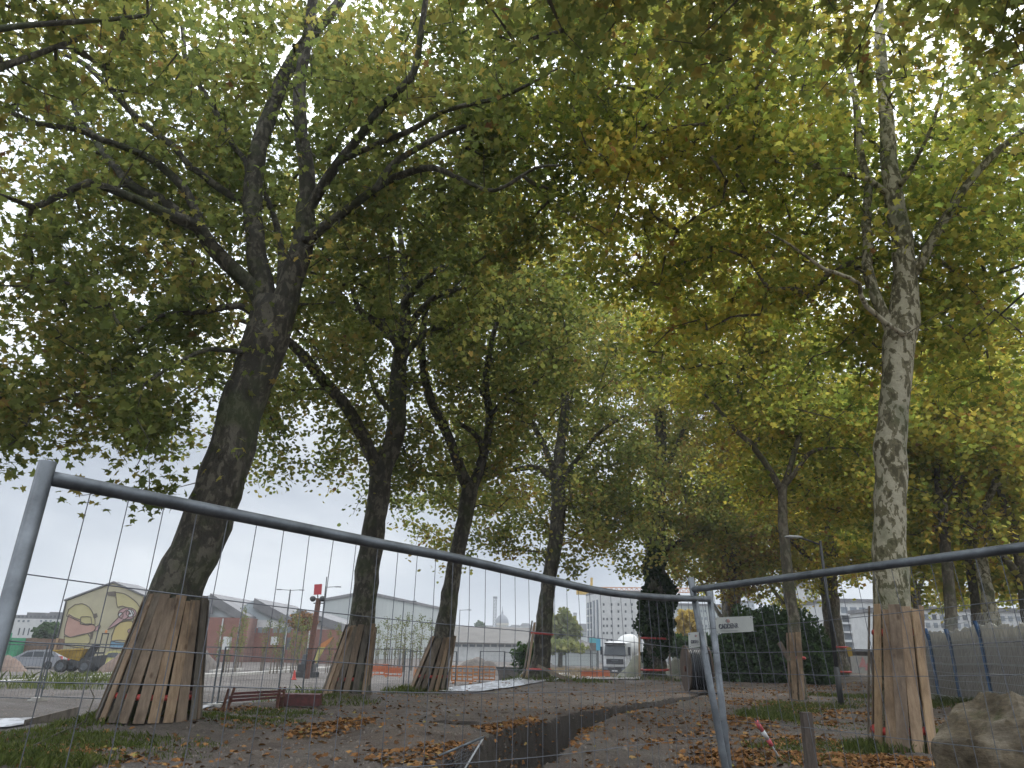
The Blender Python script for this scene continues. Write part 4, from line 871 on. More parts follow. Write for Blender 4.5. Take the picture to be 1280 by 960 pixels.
blades('weeds',[(20,838,5,2,600,.4),(75,836,3,1.5,420,.6),(50,840,4,1.2,300,.4),(120,833,2.5,1.5,420,.5),(145,830,3,2,300,.5),(385,850,2,4,500,.4),(400,858,2,2,400,.35)],.5,L_grass,'rough green weeds along the far side of the pale kerb','weeds',.5)
L_dry=leafmat('dry_grass',[(0,(.20,.15,.085)),(1,(.31,.245,.145))],[(0,(.2,.15,.08)),(1,(.4,.3,.15))],.2)
blades('dry_grass',[(720,828,9,8,3500,.5),(750,832,6,6,1500,.45),(690,835,4,5,900,.5)],.5,L_dry,'tan dry grass on the open plot left of the lorry','dry grass')
# stones
n=12000; r=rng.uniform(9.5,40,n); th=rng.uniform(-.62,.62,n); sx_,sy_=r*np.sin(th),r*np.cos(th)
s=rng.uniform(.008,.026,n)*(1+(rng.uniform(0,1,n)>.98)*1.2); k8=np.array([(-1,-1,-.6),(1,-.8,-.6),(.9,1,-.6),(-.8,.9,-.6),(-.6,-.5,.7),(.5,-.6,.8),(.6,.5,.6),(-.5,.6,.7)])
a=rng.uniform(0,2*PI,n); ca,sa=np.cos(a),np.sin(a); K=k8[None]*s[:,None,None]*rng.uniform(.6,1.3,(n,8,3))
V=np.stack([sx_[:,None]+K[:,:,0]*ca[:,None]-K[:,:,1]*sa[:,None],sy_[:,None]+K[:,:,0]*sa[:,None]+K[:,:,1]*ca[:,None],(ground_h(sx_,sy_)+s*.25)[:,None]+K[:,:,2]],2).reshape(-1,3)
fq=np.array([(0,1,5,4),(1,2,6,5),(2,3,7,6),(3,0,4,7),(4,5,6,7)]); F=(np.arange(n)[:,None,None]*8+fq[None]).reshape(-1,4)
tag(npmesh('stones',V,F,M('pebble',(.20,.17,.145),(.085,.07,.058),9,.9)),'small pale stones scattered in the earth','gravel',None,'stuff')
# puddles and kerbs on the site
def drape(name,A,B,mat,lift=.03,na=26,nb=7,kind='structure',label=None,cat=None):
    A=catmull(np.array(A,float),1e9) if False else np.array(A,float); B=np.array(B,float)
    ip=lambda Q,t:[np.interp(t,np.linspace(0,1,len(Q)),Q[:,k]) for k in(0,1)]
    vs=[]
    for i in range(na):
        a_,b_=ip(A,i/(na-1)),ip(B,i/(na-1))
        for j in range(nb):
            f=j/(nb-1); x,y=a_[0]*(1-f)+b_[0]*f,a_[1]*(1-f)+b_[1]*f; p=gpt(x,y); vs.append((p[0],p[1],p[2]+lift))
    fs=[(i*nb+j,(i+1)*nb+j,(i+1)*nb+j+1,i*nb+j+1) for i in range(na-1) for j in range(nb-1)]
    m_=MB(); m_.add(vs,fs); ob=m_.build(name,mat,smooth=True); tag(ob,label,cat,None,kind); return ob
mt,nt,b=newmat('wet_tracks_painted_sheen'); c=ramp(nt,tex(nt,1.1,4,.6,stretch=(1.6,.35,1),dist=.8),[(.44,(.40,.41,.44)),(.49,(.07,.065,.065)),(.55,(.11,.10,.10)),(.6,(.42,.43,.46))]); nt.links.new(c,b.inputs['Base Color']); b.inputs['Roughness'].default_value=.28; b.inputs['Specular IOR Level'].default_value=.8  # pale bands put the sky's reflection into the colour; dark bands are ruts
drape('wet_track',[(548,866),(600,866),(640,860),(690,851),(715,845)],[(552,862),(600,856),(640,848),(690,843),(712,841)],mt,.05,label='wet wheel tracks with a painted pale sheen curving away between the third and fourth trunk',cat='track')
drape('puddle',[(-40,912),(10,911),(60,902)],[(-40,901),(10,900),(60,898)],mt,.05,label='wet strip with a painted pale sheen at the left edge',cat='puddle')
drape('wet_track',[(715,850),(760,850),(800,850)],[(715,845),(760,844),(800,843)],M('pale_dust',(.27,.25,.24),(.2,.185,.175),1,.8),.05,label='pale track crossing in front of the lorry',cat='track')
drape('puddle',[(236,890),(262,885),(285,878)],[(236,886),(262,882),(285,876)],mt,.05,label='thin wet patch with a painted pale sheen right of the nearest guard',cat='puddle')
def kerb(label,pts,w,h):
    m_=MB(); P=[gpt(*p) for p in pts]; z0=[gz(p[0],p[1]) for p in P]
    for p,q in zip(P[:-1],P[1:]):
        k=6
        for i in range(k): a=p+(q-p)*i/k; c_=p+(q-p)*(i+1)/k; m_.bar([a[0],a[1],gz(a[0],a[1])+h/2],[c_[0],c_[1],gz(c_[0],c_[1])+h/2],w,h+.1)
    ob=m_.build('kerb',M_kerb,None,loc=P[0]); tag(ob,label,'kerb','pale kerbs across the site')
kerb('long pale kerb running across the site behind the left trunks',[(-20,857),(150,849),(320,843),(416,836)],.55,.16)
kerb('thin pale kerb line just behind the long one at far left',[(-20,851),(60,848),(150,844)],.3,.14)
kerb('short pale kerb piece between the brick hall and the long kerb',[(264,841),(302,838)],.35,.16)
kerb('pale kerb piece behind the small red mark near the rusty pole',[(334,838),(383,835)],.35,.16)
kerb('pale kerb piece just left of the second guard',[(396,836),(440,834)],.35,.16)
# ------------------------------------------------------------------ site fence line
pf=thing('site_fence_panel','x','fence',(0,0,0),'grey site fence panels beyond the left row')
for x in (.04,3.4): MB().bar((x,0,.05),(x,0,2.05),.045,up=(0,1,0)).build('post',M_galv,pf)
for z in (.15,2.03): MB().bar((.04,0,z),(3.4,0,z),.035).build('rail',M_galv,pf)
w=MB()
for i in range(1,22): w.bar((.04+i*.152,0,.15),(.04+i*.152,0,2.03),.006,up=(0,1,0))
for z in (.5,.85,1.2,1.55,1.8): w.bar((.04,0,z),(3.4,0,z),.006)
w.build('wire_mesh',M_galv,pf)
for x in (0,3.44): 
    f_=MB().box((x,0,.06),(.22,.6,.13)).build('concrete_foot',M_kerb,pf)
WP=np.array([(-31,33),(-21,29.6),(-10.4,27.9),(-8.6,32.5),(-5,37.3),(-1.4,40.9),(1.2,47),(4.2,53),(10,58.5),(17,62.5),(24,65),(33,66)],float)
seg=[];
for a,b_ in zip(WP[:-1],WP[1:]):
    L_=np.linalg.norm(b_-a); k=max(1,int(round(L_/3.5)))
    for i in range(k): seg.append((a+(b_-a)*i/k,math.atan2(b_[1]-a[1],b_[0]-a[0])))
ORD=['first','second','third','fourth','fifth','sixth','seventh','eighth','ninth','tenth','eleventh','twelfth','thirteenth','fourteenth','fifteenth','sixteenth','seventeenth','eighteenth','nineteenth','twentieth','twenty-first','twenty-second','twenty-third','twenty-fourth','twenty-fifth','twenty-sixth','twenty-seventh']
for i,(p,a) in enumerate(seg):
    loc=(p[0],p[1],gz(p[0],p[1])); lab=f'grey wire site fence panel, {ORD[i]} from the left end of the line'
    if i==0: pf.location=loc; pf.rotation_euler=(0,0,a); pf['label']=lab
    else: copy_tree(pf,loc,a,lab)
# ------------------------------------------------------------------ heaps
def heap(label,px_,py_,wpx,hpx,Y,mt,sd,ry=.7):
    c=at(px_,py_,Y); z=gz(c[0],c[1])-.1; k=mpp(Y); R_=wpx*k/2; Hh=hpx*k*1.1; m_=MB(); n=22; rings_=9; vs=[(c[0],Y,z+Hh)]
    for i in range(1,rings_+1):
        f=i/rings_
        for j in range(n):
            a=2*PI*j/n; r=R_*f*(1+.12*mnoise.noise(Vector((math.cos(a)*1.5+sd,math.sin(a)*1.5,f*2)))); h=Hh*(1-f**1.5)*(1+.25*mnoise.noise(Vector((math.cos(a)*f*3,math.sin(a)*f*3,sd))))
            vs.append((c[0]+r*math.cos(a),Y+r*ry*math.sin(a),z+h))
    fs=[(0,1+j,1+(j+1)%n) for j in range(n)]+[(1+i*n+j,1+(i+1)*n+j,1+(i+1)*n+(j+1)%n,1+i*n+(j+1)%n) for i in range(rings_-1) for j in range(n)]
    m_.add(vs,fs); ob=m_.build('earth_heap',mt,None,loc=(c[0],Y,z),smooth=True); tag(ob,label,'heap','heaps of earth and gravel on the site')
heap('brown earth heap in front of the silver car at far left',8,838,52,18,60,M_heap,1)
heap('red-brown earth heap below the mural between dumper and boarded trunk',150,838,60,22,60,M_heap,2)
heap('grey gravel heap in front of the brick hall right of the boarded trunk',252,835,46,22,68,M_asph,3)
heap('long dark earth heap in front of the long grey shed',596,830,80,19,74,M_asph,4,.4)
heap('grey-green gravel heap beside the white mixer lorry',800,845,72,34,56,M_gheap,5)
heap('weedy earth heap between the ivy trunk and the cable drum',846,848,56,30,52,M_gheap,6)
heap('low brown spoil heap behind the orange barriers',440,836,50,9,62,M_heap,7)
# ------------------------------------------------------------------ site things
def barrier(label,px_,py_,Y,wd_,mt,rz=0,h=1.):
    c=at(px_,py_,Y); z=gz(c[0],c[1]); b_=thing('plastic_barrier',label,'barrier',(c[0],c[1],z),'orange barriers on the site')
    o=np.array([c[0],c[1],z]); x=wd_/2
    m_=MB(); 
    for zz_ in (.18,.42,.66,.95*h): m_.box(o+[0,0,zz_],(wd_,.06,.09))
    for xx in np.linspace(-x,x,5): m_.box(o+[xx,0,.55*h],(.07,.065,.86*h))
    m_.build('rail_panel',mt,b_); 
    if h<1.05: MB().box(o+[0,.01,.62],(wd_*.9,.02,.42)).build('infill',mt,b_)
    for xx in (-x*.8,x*.8): MB().box(o+[xx,0,.05],(.14,.5,.09)).build('foot',M_orange2,b_)
    b_.rotation_euler=(0,0,rz)
barrier('solid orange barrier left of the third trunk, left of a touching pair',475,832,64,1.5,M_orange)
barrier('solid orange barrier left of the third trunk, right of a touching pair',492,832,64,1.4,M_orange,.1)
barrier('low orange barrier seen just left of the third guard',530,838,58,1.5,M_orange2,.1)
barrier('orange railing closest to the right side of the third guard',578,842,50,1.4,M_orange2,-.1,1.1)
barrier('orange railing left of the dark skip, behind the wet tracks',605,838,56,1.6,M_orange2,.15,1.1)
barrier('red and orange barrier lying left of the lorry, left one',738,846,66,1.6,M_orange,.1,.7)
barrier('red and orange barrier lying left of the lorry, right one',752,846,67,1.4,M_orange,-.1,.8)
c=at(636,840,60); z=gz(c[0],c[1]); sk=thing('skip','dark grey open skip beside the wet wheel tracks','skip',(c[0],c[1],z)); o=np.array([c[0],c[1],z])
MB().hexa([o+[-.7,-.5,.05],o+[.7,-.5,.05],o+[.7,.5,.05],o+[-.7,.5,.05]],[o+[-.95,-.7,1.0],o+[.95,-.7,1.0],o+[.95,.7,1.0],o+[-.95,.7,1.0]]).build('body',M_asph,sk)
MB().box(o+[0,-.72,1.0],(2.,.07,.09)).build('rim',M_dark,sk)
c=at(653,839,60); z=gz(c[0],c[1]); ob=MB().lathe((c[0],c[1],z),[(.42,0),(.40,.12),(.22,.3),(.06,.5)],12).build('traffic_cone',M_orange2,None,loc=(c[0],c[1],z)); tag(ob,'squat orange cone right of the dark skip','cone')
c=at(368,843,52); z=gz(c[0],c[1]); ob=MB().lathe((c[0],c[1],z),[(.20,0),(.20,.05),(.13,.06),(.04,.6)],12).build('traffic_cone',M_redtube,None,loc=(c[0],c[1],z)); tag(ob,'small red cone in front of the long pale kerb','cone')
# excavator with bent boom
c=at(386,829,60); z=gz(c[0],c[1]); ex=thing('mini_excavator','small excavator with orange and yellow bent arm left of the second trunk','excavator',(c[0],c[1],z)); o=np.array([c[0],c[1],z])
for s_ in (-.5,.5): MB().box(o+[0,s_,.2],(1.5,.3,.4)).build('track',M_dark,ex)
MB().box(o+[-.1,0,.7],(1.2,1.0,.55)).build('body',M_dark,ex)
MB().hexa([o+[-.5,-.45,.97],o+[.2,-.45,.97],o+[.2,.45,.97],o+[-.5,.45,.97]],[o+[-.4,-.4,1.7],o+[.1,-.4,1.7],o+[.1,.4,1.7],o+[-.4,.4,1.7]]).build('cab',M_glass,ex)
q0,q1,q2=at(416,796,59),at(403,809,59),at(395,827,59)
MB().prism([at(416.5,795.5,59),at(412,798,59),at(400,805.5,59),at(398.5,809,59),at(406,809,59),at(411,804,59)],(0,.22,0)).build('boom',M_orange2,ex)
MB().prism([at(398.5,809,59),at(406,809,59),at(399,822,59),at(395.5,829,59),at(393,825,59)],(0,.2,0)).build('dipper',M_lemon,ex)
MB().bar(o+[.3,0,.9],at(399,808,59.1),.14).build('arm_link',M_dark,ex)
# rusty mast with red board
c=at(386,826,57); z=gz(c[0],c[1]); rp=thing('sign_mast','rusty steel post with lamps and a red board on top','signpost',(c[0],c[1],z))
tpp=at(398.5,748,57); MB().bar([c[0],c[1],z-.1],[tpp[0],tpp[1],tpp[2]],.34,.3,up=(0,1,0)).build('post',M_rust,rp)
MB().prism([at(393,730.5,57),at(402.5,730,57),at(401.5,743,57),at(392,743.5,57)],(0,.08,0)).build('red_board',M('red_board_paint',(.45,.05,.06),(.38,.04,.05),1,.6),rp)
MB().bar(at(397,743,57.1),at(397.5,749,57.1),.07,up=(0,1,0)).build('board_post',M_dark,rp)
for a_,b_ in (((391,748),(404,749)),((392,754),(405,754)),((399,777),(402,777))): MB().bar(at(*a_,57),at(*b_,57),.08).build('crossbar',M_dark,rp)
for q in ((391,748.5),(403,748.5)): MB().lathe(at(*q,56.9),[(.05,-.2),(.2,-.15),(.22,.1),(.08,.2)],10,'y').build('lamp',M_dark,rp,smooth=True)
MB().bar(at(401,800,57),at(408.5,721,57),.06,up=(0,1,0)).build('side_pole',M_dark,rp)
# lamp posts
def lamppost(label,xb,yb,xt,yt,Y,arms,w=.12,lab_='lamp post'):
    t=at(xt,yt,Y); z=gz(t[0],Y); lp=thing('lamp_post',label,lab_,(t[0],Y,z),'thin lamp posts beyond the site')
    MB().tube([(t[0],Y,z),(t[0],Y,t[2])],[w*.7,w*.4],8).build('pole',M_galv,lp)
    for s_ in arms:
        MB().bar((t[0],Y,t[2]-.1),(t[0]+s_,Y,t[2]),.06).build('arm',M_galv,lp); MB().box((t[0]+s_*1.15,Y,t[2]-.02),(abs(s_)*.5,.22,.1)).build('lamp_head',M_galv,lp)
lamppost('double-headed lamp post above the brick hall',360,800,363,737,90,(-1.2,1.2),.2)
lamppost('thin lamp post with right arm beside the rusty post',403,800,407,733,80,(1.2,),.1)
lamppost('thin lamp post in front of the pale hangar right of the second trunk',504,810,505,751,90,(1.1,-.5),.14)
lamppost('slender lamp post right of the third trunk',574,810,575,762,110,(1.2,),.12)
lamppost('short lamp post in front of the laurel hedge, small pale head',952,800,952,792,90,(.3,),.1)
# young staked trees
sp_=thing('young_tree','x','young tree',(0,0,0),'young staked trees planted on the site')
MB().tube([(0,0,0),(.05,.02,1.5),(-.03,0,2.8),(.05,.05,4.0)],[.05,.04,.025,.01],6).build('trunk',B_mid,sp_)
for s_ in (-.35,.35): MB().bar((s_,0,0),(s_,0,1.9),.06,up=(0,1,0)).build('stake',W[1],sp_)
w=MB()
LPp=[]
for i in range(20):
    z=rng.uniform(1.0,3.9); a=rng.uniform(0,2*PI); l=rng.uniform(.2,.6); q=np.array([l*.55*math.cos(a),l*.55*math.sin(a),z+l*1.1]); w.bar((0,0,z),q,.012); LPp.append(q+rng.normal(0,.15,(9,3))); LPp.append(np.array([0,0,z])+(q-[0,0,z])*.5+rng.normal(0,.14,(4,3)))
w.build('branches',B_twig,sp_); scatter('crown',np.vstack(LPp),.13,L_pale,T4,up=.2,spread=1.,parent=sp_)
k=0
for x,Yq,s_ in [(272,70,.9),(296,68,1.1),(300,72,1.2),(330,70,1.),(345,66,1.1),(352,72,.95),(366,69,1.15),(374,66,1.05),(381,72,1.1),(412,70,.9),(422,66,1.),(452,80,1.1),(462,78,1.2),(472,82,1.),(483,78,1.25),(494,80,1.15),(505,76,1.25),(515,82,1.1),(526,78,1.3),(538,80,1.2),(286,62,.8)]:
    c=at(x,815,Yq); loc=(c[0],Yq,gz(c[0],Yq)); where='in front of the brick hall' if x<400 else ('left of the second trunk' if x<430 else 'between the second and third trunk')
    lab=f'thin staked young tree {where}, {ORD[k]} from the left'
    if k==0: sp_.location=loc; sp_['label']=lab; sp_.scale=(s_,s_,s_)
    else: copy_tree(sp_,loc,rng.uniform(0,6),lab,scale=(s_,s_,s_*rng.uniform(.9,1.1)))
    k+=1
# bushes and distant trees
def bush(name,label,cat,px_,py_,wpx,hpx,Y,mt,n,sz,trunk_=False,group='shrubs and trees behind the site'):
    k_=mpp(Y); c=at(px_,py_,Y); z0=gz(c[0],Y); r_=thing(name,label,cat,(c[0],Y,z0),group); rx,rz=wpx*k_/2,hpx*k_/2
    u=rng.normal(0,1,(n,3)); u/=np.linalg.norm(u,axis=1)[:,None]; u*=rng.uniform(.35,1.08,n)[:,None]*(1+.16*np.sin(u[:,0:1]*6+u[:,2:3]*7+px_))
    P=u*[rx,rx*.8,rz]+c; P=P[P[:,2]>z0]
    MB().tube([(c[0],Y,z0-.1),(c[0]+.1,Y,c[2]-rz*.3),(c[0],Y,c[2]+rz*.4)],[max(.08,rx*.09),max(.05,rx*.06),.03],6).build('trunk',B_twig,r_)
    m_=MB()
    for i in range(7): a=i*.9; m_.bar((c[0],Y,c[2]-rz*.4),(c[0]+rx*.7*math.cos(a),Y+rx*.5*math.sin(a),c[2]+rz*(.2+.08*i)),.04+rx*.01)
    m_.build('branches',B_twig,r_); scatter('crown',P,sz,mt,T4,up=.3,spread=1.,parent=r_)
bush('shrub','loose grey-green shrub left of the fourth trunk','shrub',658,822,38,34,47,L_hedge,1500,.2)
bush('tree','yellow-green poplar behind the fourth trunk','tree',705,793,40,56,125,L_pale,2600,.75)
bush('tree','golden yellow tree between the ivy trunk and the crossing posts','tree',859,784,28,42,90,L_gold,2600,.45)
bush('shrub','bright green shrub beneath the golden tree','shrub',842,808,44,26,70,L_hedge,1500,.4)
bush('shrub','green shrub behind the crossing posts','shrub',890,812,50,36,66,L_hedge,1600,.4)
bush('tree','orange-brown small tree behind the brick hall','tree',378,778,34,24,96,L_lit,900,.4)
bush('tree','clipped green tree between the white building and the mural house','tree',61,790,34,22,92,L_hedge,1800,.45)
bush('tree','small round tree in front of the distant skyline left of the dome','tree',600,784,14,14,300,L_hedge,350,1.4)
bush('shrub','low autumn shrub behind the pale hangar wall foot','shrub',700,808,70,16,110,L_pale,1000,.6)
bush('tree','rust-coloured trees on the skyline right of the dome','tree',690,787,26,12,380,L_lit,350,1.8)
# ------------------------------------------------------------------ buildings
ZB=-1.6
def wx(px_,py_,Y): return at(px_,py_,Y)[0]
def box_b(name,parent,px0,px1,ptop,Y,depth,mt,zb=ZB,pyx=790):
    x0,x1=wx(px0,pyx,Y),wx(px1,pyx,Y); zt=at((px0+px1)/2,ptop,Y)[2]; return MB().hexa([(x0,Y,zb),(x1,Y,zb),(x1,Y+depth,zb),(x0,Y+depth,zb)],[(x0,Y,zt),(x1,Y,zt),(x1,Y+depth,zt),(x0,Y+depth,zt)]).build(name,mt,parent)
def win(parent,px0,px1,py0,py1,Y,mt=None,fr_=True,out=.05):
    a=at(px0,py1,Y); b_=at(px1,py0,Y); c_=((a+b_)/2); w_,h_=abs(b_[0]-a[0]),abs(b_[2]-a[2])
    ob=MB().box((c_[0],Y-out/2,c_[2]),(w_,out,h_)).build('window',mt or M_glass,parent)
def B(name,label,px_,Y,cat='building'): 
    x=wx(px_,800,Y); return thing(name,label,cat,(x,Y,ZB))
# far left white building
Yq=112; b_=B('office_building','long white low building at the far left edge with a grey roof storey',35,Yq)
box_b('wall',b_,-40,82,773,Yq,16,M_white); box_b('roof',b_,-40,82,768.5,Yq+1.2,13,M_greyroof,zb=at(30,773.5,Yq)[2]-.4)
box_b('roof_plant',b_,28,52,765.5,Yq+5,4,M_greyroof,zb=at(30,770,Yq)[2]); box_b('roof_plant',b_,56,75,765,Yq+4,4,M_greyroof,zb=at(30,770,Yq)[2])
for x in list(range(12,80,5)): win(b_,x,x+3,769.5,772,Yq+1.15,M_glass)
for x in (8,14,22,28,34,50,56,62): win(b_,x,x+3,775,777.5,Yq,M_glasspale)
for x in (7,12,22,28,34): win(b_,x,x+3.6,785,794,Yq,M_glass)
# mural house
Yq=76; b_=B('mural_house','cream gabled house with two cartoon figures painted on its end wall',150,Yq,'house')
xl,xr=wx(81,754,Yq),wx(222,768,Yq); ax=at(142,729,Yq); zl_=at(82,752,Yq)[2]; zr_=at(219,765,Yq)[2]
poly=[(xl,Yq,ZB),(xr,Yq,ZB),(xr,Yq,zr_),(ax[0],Yq,ax[2]),(xl,Yq,zl_)]
MB().prism(poly,(0,5,0)).build('wall',M_cream,b_)
for p,q in (((xl-.1,zl_),(ax[0],ax[2])),((ax[0],ax[2]),(xr+.1,zr_))):
    MB().hexa([(p[0],Yq-.12,p[1]+.03),(q[0],Yq-.12,q[1]+.03),(q[0],Yq+5.2,q[1]+.03),(p[0],Yq+5.2,p[1]+.03)],[(p[0],Yq-.12,p[1]+.2),(q[0],Yq-.12,q[1]+.2),(q[0],Yq+5.2,q[1]+.2),(p[0],Yq+5.2,p[1]+.2)]).build('roof',M_greyroof,b_)
MB().tube([(xl+.15,Yq-.1,ZB),(xl+.15,Yq-.1,zl_)],.08,6).build('downpipe',M_dark,b_)
lay=[0]
def mur(pts,mt,sc_=4.,oy=720.,outline=True,name='mural_patch'):
    lay[0]+=1; o_=.012+.004*lay[0]; P=[at(x/sc_,oy+y/sc_,Yq-o_) for x,y in pts]; P=[np.array([p[0],Yq-o_,p[2]]) for p in P]
    MB().prism(P,(0,.003,0)).build(name,mt,b_)
    if outline:
        Q=catmull(np.array(P+[P[0]]),.5); MB().tube([q+[0,-.02,0] for q in Q],.04,4).build('mural_outline',M_ink,b_)
el=lambda cx,cy_,rx,ry,n=16,rot=0:[(cx+rx*math.cos(t)*math.cos(rot)-ry*math.sin(t)*math.sin(rot),cy_+rx*math.cos(t)*math.sin(rot)+ry*math.sin(t)*math.cos(rot)) for t in np.linspace(0,2*PI,n,endpoint=False)]
mur([(322,300),(350,306),(440,288),(450,330),(420,360),(360,352),(325,345)],M_yelm2)
mur([(333,200),(345,165),(375,143),(410,138),(445,155),(466,190),(476,240),(440,245),(395,225),(350,205)],M_yelm2)
mur([(345,192),(372,208),(400,218),(405,240),(458,238),(482,255),(470,275),(420,292),(350,306),(322,292),(330,240)],M_pinkm)
mur([(405,205),(455,205),(460,240),(402,240)],M_yelm2)
mur([(464,190),(484,186),(489,204),(476,212),(466,208)],M_ink,outline=False)
mur([(478,258),(498,240),(503,250),(490,272),(474,276)],M_skinm)
mur([(452,285),(468,280),(462,315),(450,318)],M_ink,outline=False)
mur([(555,326),(600,320),(640,330),(628,350),(590,362),(548,358)],M_bluem)
mur([(576,255),(602,232),(660,225),(672,270),(668,320),(640,334),(558,322)],M_yelm)
mur([(578,82),(620,88),(668,118),(698,155),(700,200),(680,262),(664,265),(668,215),(655,170),(612,150),(588,156)],M_yelm2)
mur([(536,80),(578,76),(580,92),(574,102),(538,98)],M_ink,outline=False)
mur(el(636,188,46,30,18,-.1),M_skinm); mur(el(651,186,20,19),M_whitep); mur(el(604,196,12,14),M_whitep); mur(el(650,188,5,6,10),M_ink,outline=False)
mur([(648,178),(632,170),(604,196),(560,240),(538,268),(572,250),(606,228),(640,206)],M_skinm)
mur(el(652,276,13,12),M_skinm)
# wooden hoarding, green container
Yq=72; hb=thing('board_fence','tall brown board fence behind the silver car','fence',(wx(40,810,Yq),Yq,ZB))
m_=MB(); x0,x1=wx(-30,810,Yq),wx(77,810,Yq); x=x0
zt=at(50,798,Yq)[2]
while x<x1: m_.box((x,Yq,(zt+ZB)/2+rng.uniform(-.04,.04)),(.24,.05,zt-ZB)); x+=.27
m_.build('boards',M_brown,hb); MB().box(((x0+x1)/2,Yq+.06,zt-.5),(x1-x0,.06,.12)).build('rail',M_brown,hb); MB().box((wx(70,810,Yq),Yq-.08,(zt+ZB)/2),(.18,.12,zt-ZB+.1)).build('post',WB,hb)
gc=thing('container','green metal container at the far left edge behind the fence post','container',(wx(5,800,70),70,ZB)); box_b('body',gc,-12,14,797,70,2.4,M_green,pyx=805)
m_=MB(); xx=wx(-12,805,70)
while xx<wx(14,805,70): m_.box((xx,69.96,.2),(.1,.06,3.2)); xx+=.35
m_.build('ribs',M_green,gc)
# brick hall with saw-tooth roof
Yq=98; b_=B('brick_hall','red brick factory hall with a pale saw-tooth roof','300',Yq) if False else B('brick_hall','red brick factory hall with a pale saw-tooth roof',300,Yq)
box_b('wall',b_,214,309,771.5,Yq,26,M_brick); box_b('side_wing',b_,309.5,426,786,Yq+3,24,M_brick); box_b('upper_band',b_,309.8,426,776,Yq+3.4,22,M_white,zb=at(360,786.2,Yq+3)[2])
for pts in ([(216,760),(252,747),(265,743),(309,771.6),(216,771.6)],[(300,762),(309,754.5),(320,749),(368,776),(309,776)],[(360,769),(374,762),(386,766),(426,781),(370,776)]):
    Yt=Yq+.5 if pts[0][0]<250 else Yq+3.6
    P=[at(x,y,Yt) for x,y in pts]; MB().prism([(p[0],Yt,p[2]) for p in P],(0,20,0)).build('roof_tooth',M_paleroof,b_)
for (a_,c_) in (((263,742.5),(309.5,771)),((318,748.5),(368,775.5)),((372,761.5),(428,780.5))):
    Yt=Yq+.2 if a_[0]<300 else Yq+3.2; p,q=at(*a_,Yt),at(*c_,Yt); MB().hexa([(p[0],Yt-.1,p[2]-1.2),(q[0],Yt-.1,q[2]-.9),(q[0],Yt+20,q[2]-.9),(p[0],Yt+20,p[2]-1.2)],[(p[0],Yt-.1,p[2]+.1),(q[0],Yt-.1,q[2]+.1),(q[0],Yt+20,q[2]+.1),(p[0],Yt+20,p[2]+.1)]).build('roof_ridge',M_greyroof,b_)
MB().prism([(p[0],Yq-.3,p[2]) for p in (at(240,748,Yq),at(254,746,Yq),at(266,756,Yq),at(266,768,Yq),at(240,766,Yq))],(0,.25,0)).build('gable',M_greyroof,b_)
win(b_,242,262,773.5,793,Yq,M_whitep); win(b_,246,249,775,792,Yq-.06,M_glass); win(b_,254,258,775,792,Yq-.06,M_glass)
win(b_,277,290,796,812,Yq,M_whitep); 
for x in (314,322,329,341,349,358,368): win(b_,x,x+6.5,784,791,Yq+3,M_glasspale)
win(b_,338,349,796,806,Yq+3,M_whitep); win(b_,357,364,797,812,Yq+3,M_glass)
for x in (276,298,349,379): MB().tube([(wx(x,795,Yq),Yq-.12+(3 if x>309 else 0),ZB),(wx(x,795,Yq),Yq-.12+(3 if x>309 else 0),at(x,773 if x<309 else 786,Yq)[2])],.09,5).build('downpipe',M_whitep,b_)
# pale hangar
b_=B('hangar','big pale ribbed hangar behind the second trunk',470,130)
P1,P2,P3=at(400,800,150),at(452,800,128),at(549,800,168); z1,z2,z3=at(400,749.5,150)[2],at(452,740.5,128)[2],at(549,760.5,168)[2]
P4=P1+(P3-P2); z4=z1
P1,P2,P3,P4=[np.array([p[0],p[1],ZB]) for p in (P1,P2,P3,P4)]
MB().hexa([P1,P2,P3,P4],[P1+[0,0,z1-ZB],P2+[0,0,z2-ZB],P3+[0,0,z3-ZB],P4+[0,0,z3-ZB]]).build('wall',M_offw,b_)
m_=MB(); m_.bar(P2+[0,-.15,z2-ZB],P3+[0,-.15,z3-ZB],.3,.5); m_.bar(P1+[0,-.15,z1-ZB],P2+[0,-.15,z2-ZB],.3,.5); m_.build('eaves_trim',M_greyroof,b_)
m_=MB()
for i in range(1,26): p=P2+(P3-P2)*i/26; m_.bar(p+[-.1,-.1,0],p+[-.1,-.1,z2-ZB-(z2-z3)*i/26-.3],.14,.14,up=(0,1,0))
m_.build('cladding_ribs',M_offw,b_)
MB().box(((P1+P2)/2)+[1,-1.8,4.],(14,.3,.5),math.atan2((P2-P1)[1],(P2-P1)[0])).build('canopy',M_greyroof,b_)
# long shed
Yq=138; b_=B('long_shed','long low shed with a weathered grey roof beyond the wet tracks',650,Yq)
box_b('wall',b_,556,706,804,Yq,14,M_white)
def slab(parent,name,pts,mt,t=.25):
    P=[np.array(p) for p in pts]; MB().prism(P,(0,0,t)).build(name,mt,parent)
e0,e1=at(553,804,Yq-.5),at(708,804,Yq-.5); r0_,r1=at(560,784,Yq+9),at(690,788,Yq+9)
slab(b_,'roof',[(e0[0],Yq-.6,e0[2]),(e1[0],Yq-.6,e0[2]),(r1[0],Yq+9,r0_[2]),(r0_[0],Yq+9,r0_[2])],M_shedroof)
slab(b_,'roof_end',[(e1[0],Yq-.6,e0[2]+.01),(e1[0]+9,Yq+14,e0[2]-.6),(r1[0],Yq+9,r0_[2]+.01)],M_shedroof)
for i,x in enumerate(range(560,700,9)): win(b_,x,x+7,805.5,808.5,Yq,M_glasspale)
Yq=120; b_=B('low_shed','low grey-roofed shed behind the dry grass right of the fourth trunk',720,Yq)
